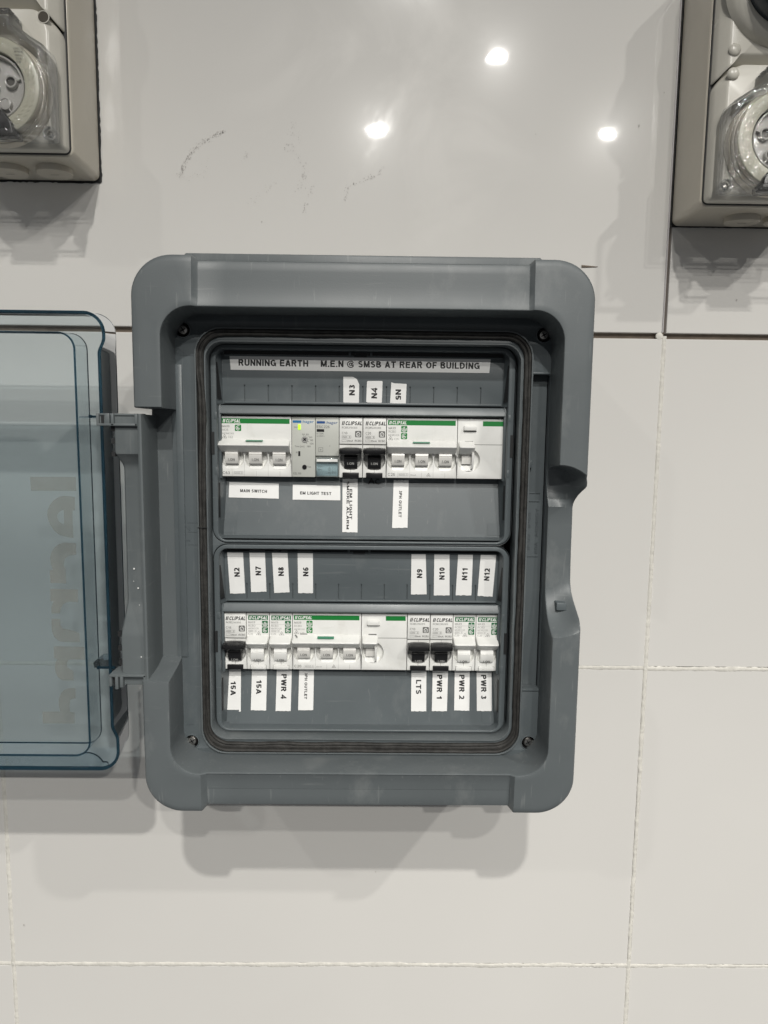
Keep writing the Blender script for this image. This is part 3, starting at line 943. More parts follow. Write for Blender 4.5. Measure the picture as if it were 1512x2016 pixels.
# seal: raised channel walls with a lumpy black rubber cord between them
def ring_path(x0, x1, z0, z1, r, step=1.6):
    base = rr(x0, x1, z0, z1, r, 12)
    out = []
    n = len(base)
    for i in range(n):
        a, b_ = base[i], base[(i+1) % n]
        L = math.hypot(b_[0]-a[0], b_[1]-a[1])
        k = max(1, int(L/step))
        for q in range(k):
            out.append((a[0]+(b_[0]-a[0])*q/k, a[1]+(b_[1]-a[1])*q/k))
    return out
mb = MB()
mb.plate([rr(GL, GR, GB, GT, 19), rr(GL+1.1, GR-1.1, GB+1.1, GT-1.1, 18)], FL-1, FL+3.6, 0.3, 1)
mb.plate([rr(-376.0, -149.6, -16.2, 279.2, 13), rr(-374.9, -150.7, -15.1, 278.1, 12)], FL-12, FL+1.2, 0.3, 1)
mb.build('seal_channel', M_ENC, enc)
def cord(x0, x1, z0, z1, r, hw, d, jit, seed, sag=True):
    pth = ring_path(x0, x1, z0, z1, r)
    cx, cz = (x0+x1)/2, (z0+z1)/2
    n = len(pth)
    loops = []
    for i in range(n):
        px, pz = pth[i-1]
        nx_, nz_ = pth[(i+1) % n]
        tx, tz = nx_-px, nz_-pz
        L = math.hypot(tx, tz) or 1
        ox, oz = tz/L, -tx/L       # outward (loop is counter-clockwise)
        x, z = pth[i]
        o = jit*mnoise.noise(Vector((x*0.035+seed, z*0.035, seed*3.1)))+0.35*jit*mnoise.noise(Vector((x*0.2, z*0.2, seed)))
        if sag and x < -370:       # the cord has crept in its groove at the upper left
            o += 0.9*math.exp(-((z-262)/14)**2)-1.3*math.exp(-((z-225)/28)**2)
        hh = hw*(1+0.18*mnoise.noise(Vector((x*0.09, z*0.09, seed+5))))
        dd = 0.5*mnoise.noise(Vector((x*0.06, z*0.06, seed+9)))
        lp = []
        for q in range(9):
            a = math.pi*q/8
            u = o+hh*math.cos(a)
            lp.append((x+ox*u, d+dd+2.1*math.sin(a)-1.0+0.25*mnoise.noise(Vector((x*0.6, z*0.6, q))), z+oz*u))
        loops.append(lp)
    loops.append(loops[0])
    m_ = MB()
    m_.loft(loops, False)
    return m_
g = cord(GL+2.3, GR-2.3, GB+2.3, GT-2.3, 17.5, 1.35, FL+2.6, 0.45, 1)
g2 = cord(GL+4.8, GR-4.8, GB+4.8+2.4, GT-4.8, 15.5, 1.35, FL+1.6, 0.55, 2)
g.add(g2.v, g2.f)
g3 = cord(GL+3.5, GR-3.5, GB+3.5+1.2, GT-3.5, 16.5, 2.6, FL+1.2, 0.1, 3, False)
g.add(g3.v, g3.f)
g.build('rubber_seal', M_RUBBER, enc, angle=70)
mb = MB()
mb.box(-382, -375.6, FL+1.4, FL+4.1, 145.4, 145.9)
mb.build('seal_joint', M_DARK, enc)

# corner screws in their wells
for sx, sz in SCREWS:
    sc = bpy.data.objects.new('corner_screw', None)
    C.objects.link(sc)
    sc.parent = enc
    mb = MB()
    mb.lathe(sx, sz, [(5.9, FL-0.2), (5.7, FL+0.5), (5.1, FL+0.6), (5.0, FL+0.2)], 30)
    mb.build('well_rim', M_COVER, sc)
    mb = MB()
    mb.lathe(sx, sz, [(5.0, FL+0.3), (4.7, FL-5.0), (0.01, FL-5.0)], 30)
    mb.build('well', M_DARK, sc)
    mb = MB()
    mb.lathe(sx, sz, [(3.9, FL-5), (3.7, FL-1.2), (2.8, FL-0.2), (0.9, FL+0.1), (0.85, FL-1.6), (0.01, FL-1.6)], 26)
    mb.build('screw_head', M_STEEL, sc)
    mb = MB()
    for a in (0.5, 0.5+math.pi/2):
        c_, s_ = math.cos(a), math.sin(a)
        L, w = 2.1, 0.36
        mb.add([(sx+c_*L*i-s_*w*j, FL+0.22, sz+s_*L*i+c_*w*j) for i, j in ((-1, -1), (1, -1), (1, 1), (-1, 1))], [(0, 1, 2, 3)])
    mb.build('cross_slot', M_DARK, sc)

# surround that fills the corners round the two covers
mb = MB()
mb.plate([rr(-375.6, -150.0, -15.8, 278.8, 12), rr(-374.9, -151.6, 132.0, 278.4, 11), rr(-374.9, -151.6, -15.4, 131.6, 11)], 100, 108.4, 0.2, 1)
mb.build('cover_surround', M_COVER, enc)
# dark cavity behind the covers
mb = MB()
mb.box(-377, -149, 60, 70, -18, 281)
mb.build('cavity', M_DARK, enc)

# ------------------------------------------------------------------ the two device covers
def cover(cz, seed, lower):
    """cz: height of the device row centre"""
    root = bpy.data.objects.new('device_cover', None)
    C.objects.link(root)
    root.parent = enc
    x0, x1 = -374.3, -152.2
    z1 = cz+(73.6 if not lower else 76.9)
    z0 = cz-(71.6 if not lower else 69.0)
    a0, a1 = -370.2, -156.8
    mb = MB()
    # rounded outer rim
    mb.plate([rr(x0, x1, z0, z1, 10.5), rr(a0, a1, z0+1.9, z1-3.2, 6.0)], 88, 109.5, 0.7, 2)
    mb.build('rim', M_COVER, root)
    # upper label panel with its slots
    pt = z1-4
    mb = MB()
    mb.box(a0-1, a1+1, 96, 98.6, cz+31, pt+3)
    zs = cz+45.5
    slots = []
    for i in range(11):
        sx_ = -351.4+17.55*i
        slots.append([(sx_-0.42, cz+33.6), (sx_+0.42, cz+33.6), (sx_+0.42, zs), (sx_-0.42, zs)])
    mb.plate([[(a0-1, cz+31.5), (a1+1, cz+31.5), (a1+1, pt-3.0), (a0-1, pt-3.0)]]+slots, 99.1, 100.0, 0.12, 1)
    # ribs above and below the panel
    mb.box(-366, -160.5, 99.5, 101.4, pt-3.4, pt-2.2, 0.4)
    mb.box(-366.2, -160.2, 99.5, 101.2, cz+31.6, cz+33.2, 0.5)
    # side cheeks of the recess
    mb.add([(a0-1, 109, z1-3), (a0+2.0, 100, z1-4), (a0+2.8, 100, cz+31), (a0-1, 109, cz+31)], [(0, 1, 2, 3)])
    mb.add([(a1+1, 109, z1-3), (a1-2.0, 100, z1-4), (a1-2.8, 100, cz+31), (a1+1, 109, cz+31)], [(0, 1, 2, 3)])
    mb.build('label_panel', M_COVER, root)
    # collar above the devices: slopes outwards on the way down
    mb = MB()
    mb.prof([(92, cz+30.4), (101.0, cz+30.4), (101.7, cz+30.0), (104.2, cz+25.2), (104.3, cz+24.4), (103.2, cz+23.6), (88, cz+23.9), (86, cz+28)], a0+1.2, a1-1.2)
    # lower label panel: leans outwards towards its foot
    zt, zb = cz-22.9, cz-69.7
    mb.prof([(80, zt), (89.2, zt), (90.0, zt-0.6), (90.0+9.45, zb+2.6), (109.0, zb+1.4), (100, zb), (80, zb)], a0+0.8, a1-0.8)
    mb.box(a0-0.8, a0+1.6, 86, 103.2, cz-24, cz+31, 0.3)
    mb.box(a1-1.6, a1+0.8, 86, 103.2, cz-24, cz+31, 0.3)
    mb.add([(a0-1, 109, zt+2), (a0+2.6, 90, zt+2), (a0+1.6, 99.5, zb+2.6), (a0-1, 109, zb+2)], [(0, 1, 2, 3)])
    mb.add([(a1+1, 109, zt+2), (a1-2.6, 90, zt+2), (a1-1.6, 99.5, zb+2.6), (a1+1, 109, zb+2)], [(0, 1, 2, 3)])
    # moulded corner pads
    mb.add([(a0+1.6, 99.5, zb+4), (a0+11, 99.5, zb+4), (a0+11, 97.7, zb+13), (a0+1.6, 97.7, zb+13)], [(0, 1, 2, 3)])
    mb.add([(a1-11, 99.5, zb+4), (a1-1.6, 99.5, zb+4), (a1-1.6, 97.7, zb+13), (a1-11, 97.7, zb+13)], [(0, 1, 2, 3)])
    mb.build('device_collar', M_COVER, root)
    # near-black plates put in for shade: side slots, catches, top edge
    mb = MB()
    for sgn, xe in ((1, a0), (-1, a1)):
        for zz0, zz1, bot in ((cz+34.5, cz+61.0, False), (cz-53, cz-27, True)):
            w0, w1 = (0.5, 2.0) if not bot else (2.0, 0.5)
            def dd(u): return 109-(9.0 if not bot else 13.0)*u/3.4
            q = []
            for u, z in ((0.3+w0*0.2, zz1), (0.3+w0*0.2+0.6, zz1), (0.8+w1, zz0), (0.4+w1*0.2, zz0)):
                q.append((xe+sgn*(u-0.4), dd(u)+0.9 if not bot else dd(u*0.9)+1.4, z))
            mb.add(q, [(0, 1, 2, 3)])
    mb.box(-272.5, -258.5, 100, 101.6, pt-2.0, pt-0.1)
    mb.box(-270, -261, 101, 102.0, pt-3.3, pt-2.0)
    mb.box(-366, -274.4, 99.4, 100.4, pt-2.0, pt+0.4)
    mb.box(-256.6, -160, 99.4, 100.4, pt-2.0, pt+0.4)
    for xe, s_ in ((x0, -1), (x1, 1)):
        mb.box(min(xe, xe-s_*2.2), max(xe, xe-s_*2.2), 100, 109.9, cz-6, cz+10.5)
    pieces(mb, 'cover_slot_shade', M_DARK, root)
    mb = MB()
    mb.box(-274.2, -272.6, 99.8, 101.9, pt-3.4, pt+0.4, 0.2)
    mb.box(-258.4, -256.8, 99.8, 101.9, pt-3.4, pt+0.4, 0.2)
    for xe, s_ in ((x0+2.2, -1), (x1-2.2, 1)):
        mb.box(xe-2.0 if s_ > 0 else xe-0.0, xe+0.0 if s_ > 0 else xe+2.0, 109.4, 109.75, cz-21, cz-15.5, 0.1)
        mb.box(xe-2.0 if s_ > 0 else xe-0.0, xe+0.0 if s_ > 0 else xe+2.0, 109.4, 109.75, cz+20, cz+25, 0.1)
    pieces(mb, 'catch', M_COVER, root)
    return root
R1Z, R2Z = 204.2, 54.2
cover(R1Z, 1, False)
cover(R2Z, 2, True)

# ------------------------------------------------------------------ hinge and door
hinge = bpy.data.objects.new('hinge', None)
C.objects.link(hinge)
hinge.parent = enc
mb = MB()
# stations down the hinge: (z, left x, depth of the waist face)
HX0, HX1 = -431.0, -411.4
st = [(226.0, HX0+0.2, 146), (200.5, HX0, 146), (199, HX0+0.2, 145.6), (192.5, HX0+2.2, 139.0), (189.5, HX0+3.0, 137.8), (187, HX0+3.0, 137.6), (96, HX0+2.6, 137.8), (92, HX0+2.4, 138.4),
      (74, HX0+0.4, 145.4), (70, HX0, 146), (36.0, HX0, 146)]
loops = []
for z, lx, df in st:
    w = (z > 198 or z < 72)
    rx = HX1-3.4 if (z > 186 or z < 74) else HX1-6.6
    if 72 < z < 96: rx = HX1-6.6+3.2*(96-z)/24
    loops.append([(lx-2.0, 118, z), (lx-1.2, df-2, z), (lx, df-0.3, z), (lx+0.8, df, z), (rx, df, z), (HX1-3.3, df+0.4 if w else df-1.5, z),
                  (HX1-3.0, 149.4, z), (HX1-2.4, 149.8, z), (HX1-1.4, 150.2, z), (HX1-0.3, 150.0, z), (HX1, 149.3, z), (HX1+0.6, 135.5, z), (HX1+0.6, 118, z)])
mb.loft(loops, True, True, True)
mb.build('hinge_post', M_HINGE, hinge, angle=26)
mb = MB()
# top clip: a shallow open tray
mb.box(-441.8, -411.6, 140, 147.2, 225.0, 226.4, 0.3)
mb.box(-441.8, -414.6, 140, 149.2, 218.0, 219.6, 0.4)
mb.box(-416.4, -414.6, 140, 149.2, 218.0, 226.4, 0.3)
mb.box(-432.4, -430.4, 140, 149.2, 218.0, 226.4, 0.3)
mb.box(-442.4, -440.6, 140, 148.6, 218.0, 226.4, 0.3)
mb.box(-436.8, -433.4, 140, 148.6, 218.0, 226.4, 0.3)
mb.box(-442, -414, 138, 146.3, 218.5, 226.0)
mb.build('top_clip', M_HINGE, hinge)
mb = MB()
mb.box(-439.6, -413.2, 132, 149.6, 42.4, 44.4, 0.4)
mb.box(-415.6, -413.6, 132, 149.6, 35.2, 44.0, 0.4)
mb.box(-432.0, -429.8, 132, 149.8, 35.0, 43.0, 0.4)
mb.box(-435.4, -433.2, 132, 149.8, 33.6, 43.0, 0.4)
mb.box(-439.8, -438.0, 132, 149.0, 35.4, 43.0, 0.4)
mb.box(-430.2, -415, 128, 145.2, 35.6, 43.2)
mb.build('bottom_clip', M_HINGE, hinge)
mb = MB()
for z in (214.5, 206.2, 197.2, 70.5, 60.5, 50.0):
    mb.box(-434.2, -431.6, 141, 144.9, z, z+3.4)
mb.box(-439.8, -437.9, 146.2, 146.6, 219.6, 224.6)
mb.box(-438.0, -435.6, 140, 146.0, 35.8, 42.0)
mb.box(-430.0, -416, 145.3, 145.7, 41.2, 42.2)
pieces(mb, 'hinge_slot', M_DARK, hinge)
# white dust specks on the hinge
mb = MB()
for x, z, r in ((-417.6, 56.2, 0.8), (-423.5, 118, 1.1), (-421.0, 104, 1.0), (-420.2, 92, 0.5), (-424, 109, .5)):
    mb.disc(x, z, r*0.6, 146.15 if z < 70 else 138.6 if z > 96 else 139.4, 8)
mb.build('dust_specks', M_WINK, hinge)['kind'] = 'stuff'

door = bpy.data.objects.new('clear_door', None)
C.objects.link(door)
door.parent = enc
door['label'] = 'see-through smoky blue door folded back against the wall'
DX0 = -716.0
def wall_loop(inset, near, n=10):
    """outer wall of the door, clockwise from the lower left; jogs inwards at the hinge side"""
    f = inset
    xr = (-441.6 if near else -446.2)-f
    xj = (-445.2 if near else -446.4)-f
    zt = (296.8 if near else 300.0)-f
    zb = (-37.0 if near else -36.4)+f
    r = 15.0-f
    pts = []
    def arc(cx, cz, rad, a0, a1, m=n):
        for i in range(m+1):
            a = math.radians(a0+(a1-a0)*i/m)
            pts.append((cx+rad*math.cos(a), cz+rad*math.sin(a)))
    arc(DX0+f+r, zb+r, r, 270, 180)
    arc(DX0+f+r, zt-r, r, 180, 90)
    arc(xr-r, zt-r, r, 90, 0)
    for i in range(9):
        t = i/8
        pts.append((xr+(xj-xr)*sm(t), zt-r-3-11*t))
    for i in range(1, 20):
        pts.append((xj, zt-r-14+(zb+r+20-(zt-r-14))*i/20))
    for i in range(9):
        t = i/8
        pts.append((xj+(xr-xj)*sm(t), zb+r+20-11*t))
    arc(xr-r, zb+r, r, 0, -90)
    return pts
def with_d(l, d):
    return [(x, d, z) for x, z in l]
mb = MB()
mb.loft([with_d(wall_loop(0, False), 97), with_d(wall_loop(0, True), 129.4), ], True)
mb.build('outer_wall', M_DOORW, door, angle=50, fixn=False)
mb = MB()
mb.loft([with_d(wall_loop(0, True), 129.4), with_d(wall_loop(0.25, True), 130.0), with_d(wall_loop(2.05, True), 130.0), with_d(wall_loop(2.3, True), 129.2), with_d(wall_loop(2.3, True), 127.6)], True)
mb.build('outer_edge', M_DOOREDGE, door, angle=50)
mb = MB()
mb.loft([with_d(wall_loop(2.3, True), 127.6), with_d(wall_loop(2.3, False), 99)], True)
mb.build('outer_wall_inner_face', M_DOORW, door, angle=50, fixn=False)
# far edge of the wall, where it turns into the face: reads as a dark blue line
mb = MB()
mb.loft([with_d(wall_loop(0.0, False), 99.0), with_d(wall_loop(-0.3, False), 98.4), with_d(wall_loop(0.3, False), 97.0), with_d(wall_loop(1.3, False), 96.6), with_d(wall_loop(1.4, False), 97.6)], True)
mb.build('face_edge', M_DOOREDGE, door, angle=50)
mb = MB()
mb.plate([wall_loop(1.6, False)], 96.4, 98.2, 0.0)
mb.build('door_face', M_DOOR, door, angle=50)
# inner sealing rim
def irim(f, near):
    return rr(DX0+22+f, (-464.8 if near else -467.2)-f, (-28.6 if near else -30.2)+f, (283.2 if near else 285.5)-f, 12-f, 8)
mb = MB()
mb.loft([with_d(irim(0, False), 98.2), with_d(irim(0, True), 124.4)], True)
mb.build('inner_rim', M_DOORW, door, angle=50, fixn=False)
mb = MB()
mb.loft([with_d(irim(0, True), 124.4), with_d(irim(0.2, True), 125.0), with_d(irim(1.25, True), 125.0), with_d(irim(1.4, True), 124.0)], True)
mb.build('inner_rim_edge', M_DOOREDGE, door, angle=50)
mb = MB()
mb.plate([irim(-0.2, False), irim(0.5, False)], 98.3, 99.0, 0.0)
mb.build('inner_rim_foot', M_DOOREDGE, door)
# cross webs between rim and wall
mb = MB()
mb.box(-463.5, -447.8, 98.6, 126.0, 223.6, 224.6, 0.2)
mb.add([(-463.5, 98.6, 42.6), (-447.6, 98.6, 42.6), (-447.6, 126, 42.0), (-459.5, 126, 42.0), (-463.5, 118, 42.0),
        (-463.5, 98.6, 41.6), (-447.6, 98.6, 41.6), (-447.6, 126, 41.0), (-459.5, 126, 41.0), (-463.5, 118, 41.0)],
       [(0, 1, 2, 3, 4), (5, 6, 7, 8, 9), (0, 1, 6, 5), (1, 2, 7, 6), (2, 3, 8, 7), (3, 4, 9, 8), (4, 0, 5, 9)])
pieces(mb, 'cross_web', M_DOORW, door)
mb = MB()
mb.box(-453.6, -441.4, 128.0, 129.2, 223.8, 225.2, 0.1)
mb.box(-455.2, -453.4, 127.6, 129.6, 223.4, 225.6, 0.1)
mb.box(-456.0, -443.8, 126.2, 127.4, 40.6, 42.2, 0.1)
mb.box(-457.0, -455.6, 126.0, 127.8, 40.4, 42.4, 0.1)
pieces(mb, 'web_edge', M_DOOREDGE, door)
# pale printed lettering running up the door face
mb = MB()
for loops_ in PRINT:
    mb.flat(loops_, 98.6)
mb.build('faint_lettering', M_PRINT, door)
# marker tag: handwritten letters on the cover below the sixth device
# ------------------------------------------------------------------ breakers
U0X = -369.9
MW = 17.75
D0 = 100.0      # depth of the device fronts

def circle_well(mb_, cx, cz, r):
    """dished finger well"""
    mb_.lathe(cx, cz, [(r, D0-0.1), (r-0.1, D0-1.6), (r*0.86, D0-3.4), (r*0.6, D0-4.4), (0.01, D0-4.9)], 36)

def body_shell(root, x0, x1, cz, m, wells, top=22.5, bot=-22.5, tb=24.4):
    """housing with a sloping upper shoulder and a front plate pierced by finger wells"""
    g = 0.22
    x0 += g; x1 -= g
    mb_ = MB()
    mb_.prof([(70, cz+bot), (D0-5.2, cz+bot), (D0-5.2, cz+top), (D0-3.0, cz+top), (D0-11.5, cz+tb), (70, cz+tb)], x0, x1)
    ins = 0.0
    outer = [(x0, cz+bot), (x1, cz+bot), (x1, cz+top), (x0, cz+top)]
    hs = []
    for wx, wz, r in wells:
        hs.append(circ(wx, wz, r, 40))
    mb_.plate([outer]+hs, D0-4.3, D0, 0.22, 1)
    for wx, wz, r in wells:
        circle_well(mb_, wx, wz, r+0.12)
    # shoulder
    mb_.prof([(D0-4.4, cz+top-0.4), (D0-0.3, cz+top-0.2), (D0-11.5, cz+tb), (D0-12, cz+tb-2)], x0+0.05, x1-0.05)
    return mb_.build('housing', m, root, angle=30)

def tie_bar(root, x0, x1, cz, vt=5.4, m=None, reach=9.6):
    """white tied toggle bar: lit sloping top, darker overhanging face"""
    mb_ = MB()
    pr = [(D0-1, vt+0.2), (D0+0.3, vt), (D0+reach*0.80, vt-3.5), (D0+reach-1.3, vt-3.75), (D0+reach-1.0, vt-4.2), (D0+reach-1.1, vt-4.7),
          (D0+reach-6.4, vt-9.2), (D0+reach-7.0, vt-9.5), (D0+reach-7.6, vt-9.6), (D0-1, vt-9.0)]
    n = len(pr)
    def sec(x, k):
        cxd, cv = D0+2.5, vt-4.4
        return [(x, cxd+(d-cxd)*k, cz+cv+(v-cv)*k) for d, v in pr]
    ls = [sec(x0, 0.72), sec(x0+0.25, 0.86), sec(x0+0.9, 0.96), sec(x0+1.9, 1.0), sec(x1-1.9, 1.0), sec(x1-0.9, 0.96), sec(x1-0.25, 0.86), sec(x1, 0.72)]
    mb_.loft(ls, True, True, True)
    return mb_.build('toggle_bar', m or M_WHITE, root, angle=30)

def toggle(root, cx, cz, w=9.6, m=None, ink=None, txt='I.ON', low=False, top=-1.0):
    """rocking barrel of one pole with its printed state"""
    mb_ = MB()
    t = top
    pr = [(D0-4, t), (D0+2.0, t), (D0+3.0, t-4.2), (D0+3.2, t-4.6), (D0+2.6, t-4.9), (D0+3.2, t-5.4), (D0+3.0, t-9.0), (D0+1.8, t-11.6), (D0+0.6, t-12.6), (D0-4, t-12.8)]
    mb_.prof([(d, cz+v) for d, v in pr], cx-w/2, cx+w/2)
    ob = mb_.build('toggle', m or M_WHITE2, root, angle=25)
    # bright strip of housing below the barrel
    m2 = MB()
    m2.prof([(D0-3.8, cz+t-12.8), (D0-1.2, cz+t-12.8), (D0+0.1, cz+t-16.0), (D0-2, cz+t-17.0), (D0-4, cz+t-17.0)], cx-w/2+0.1, cx+w/2-0.1)
    m2.build('toggle_seat', M_WHITE, root)
    m3 = MB()
    zz = t-8.7 if not low else t-11.4
    if not low:
        m3.text(txt, cx, cz+zz, D0+3.28, 1.75, 5.0, 0, 0.1, 0, 'C')
    else:
        m3.text(txt, cx, cz+zz+0.4, D0+2.75, 1.6, 5.0, 0, 0.1, 0, 'C')
    m3.build('state_print', ink or M_INKG, ob)
    return ob

def icon_leaf(mbg, mbw, x, z, s=4.6, kind=0):
    """rounded green square with a white line drawing"""
    mbg.flat([rr(x, x+s, z-s, z, 0.6, 3)], D0+0.05)
    c = (x+s/2, z-s/2)
    def line(pts, w=0.22):
        for i in range(len(pts)-1):
            a, b = pts[i], pts[i+1]
            L = math.hypot(b[0]-a[0], b[1]-a[1]) or 1
            nx, nz = -(b[1]-a[1])/L*w, (b[0]-a[0])/L*w
            mbw.add([(a[0]+nx, D0+0.09, a[1]+nz), (b[0]+nx, D0+0.09, b[1]+nz), (b[0]-nx, D0+0.09, b[1]-nz), (a[0]-nx, D0+0.09, a[1]-nz)], [(0, 1, 2, 3)])
    if kind == 0:     # drop between two hands
        line([(c[0]-1.6, c[1]+0.8), (c[0]-1.7, c[1]-0.6), (c[0]-0.8, c[1]-1.7), (c[0]+0.8, c[1]-1.7), (c[0]+1.7, c[1]-0.6), (c[0]+1.6, c[1]+0.8)])
        line([(c[0], c[1]+1.7), (c[0]-0.6, c[1]+0.4), (c[0], c[1]-0.3), (c[0]+0.6, c[1]+0.4), (c[0], c[1]+1.7)])
        line([(c[0]-0.9, c[1]+0.1), (c[0]-0.6, c[1]-1.0), (c[0]+0.6, c[1]-1.0), (c[0]+0.9, c[1]+0.1)])
    elif kind == 1:   # leaf / plug
        line([(c[0]+1.2, c[1]+1.6), (c[0]-0.4, c[1]+1.6), (c[0]-1.5, c[1]+0.5), (c[0]-1.3, c[1]-1.0), (c[0]-0.2, c[1]-1.7), (c[0]+0.9, c[1]-1.3)])
        line([(c[0]-0.4, c[1]+0.8), (c[0]+0.2, c[1]-0.4), (c[0]+1.5, c[1]-0.2), (c[0]+0.8, c[1]-0.9)], 0.3)
        line([(c[0]-0.5, c[1]+0.7), (c[0]-0.6, c[1]-0.9)])
    else:             # house
        line([(c[0]-1.6, c[1]-0.1), (c[0], c[1]+1.6), (c[0]+1.6, c[1]-0.1)], 0.28)
        line([(c[0]-1.2, c[1]+0.2), (c[0]-1.2, c[1]-1.6), (c[0]+1.2, c[1]-1.6), (c[0]+1.2, c[1]+0.2)], 0.2)
        line([(c[0]-0.4, c[1]-1.5), (c[0]-0.4, c[1]-0.3), (c[0]+0.4, c[1]-0.5)], 0.2)

def box_outline(mb_, x0, x1, z0, z1, w=0.13, d=None):
    d = D0+0.05 if d is None else d
    for a, b, c, e in ((x0, x1, z0, z0+w), (x0, x1, z1-w, z1), (x0, x0+w, z0, z1), (x1-w, x1, z0, z1)):
        mb_.add([(a, d, c), (b, d, c), (b, d, e), (a, d, e)], [(0, 1, 2, 3)])

def rcm_mark(mb_, x, z, s=3.6, d=None):
    """outlined triangle with a tick"""
    d = D0+0.05 if d is None else d
    P_ = [(x, z), (x+s, z), (x+s/2, z+s*0.85)]
    for i in range(3):
        a, b = P_[i], P_[(i+1) % 3]
        L = math.hypot(b[0]-a[0], b[1]-a[1])
        nx, nz = -(b[1]-a[1])/L*0.16, (b[0]-a[0])/L*0.16
        mb_.add([(a[0]+nx, d, a[1]+nz), (b[0]+nx, d, b[1]+nz), (b[0]-nx, d, b[1]-nz), (a[0]-nx, d, a[1]-nz)], [(0, 1, 2, 3)])
    mb_.add([(x+s*0.36, d, z+0.4), (x+s*0.64, d, z+0.4), (x+s*0.62, d, z+s*0.42), (x+s*0.38, d, z+s*0.42)], [(0, 1, 2, 3)])

def clipsal(mb_, x, z, h, w, d=None):
    """brand word: two slanted bars and heavy italic capitals"""
    d = D0+0.1 if d is None else d
    s = h*0.22
    bw = h*0.24
    for i in range(2):
        a = x+i*(bw+h*0.13)
        mb_.add([(a, d, z), (a+bw, d, z), (a+bw+s, d, z+h), (a+s, d, z+h)], [(0, 1, 2, 3)])
    xo = 2*(bw+h*0.13)+h*0.16
    mb_.text('CLIPSAL', x+xo, z, d, h, w-xo, 0, 0.42, 0.24)

def top_scribble(mb_, x0, x1, cz, seed):
    """tiny print on the sloping shoulder"""
    rnd = random.Random(seed)
    def pt(x, u):
        return (x, D0-0.3-11.2*u+0.09, cz+22.3+2.1*u+0.09)
    for u, lo, hi in ((0.25, 0.08, 0.34), (0.5, 0.25, 0.75), (0.35, 0.6, 0.95), (0.7, 0.4, 0.6)):
        x = x0+(x1-x0)*lo
        while x < x0+(x1-x0)*hi:
            w = rnd.uniform(0.4, 1.1)
            mb_.add([pt(x, u), pt(x+w, u), pt(x+w, u+0.07), pt(x, u+0.07)], [(0, 1, 2, 3)])
            x += w+0.35

def finish_dev(root, inks, org):
    for nm, (mb_, m) in inks.items():
        if mb_.v:
            mb_.build(nm, m, root)

def shift_to_origin(root, org):
    """root empties sit at the device; parts were modelled in wall space"""
    o = V(*org)
    for ch in root.children:
        ch.location = -o

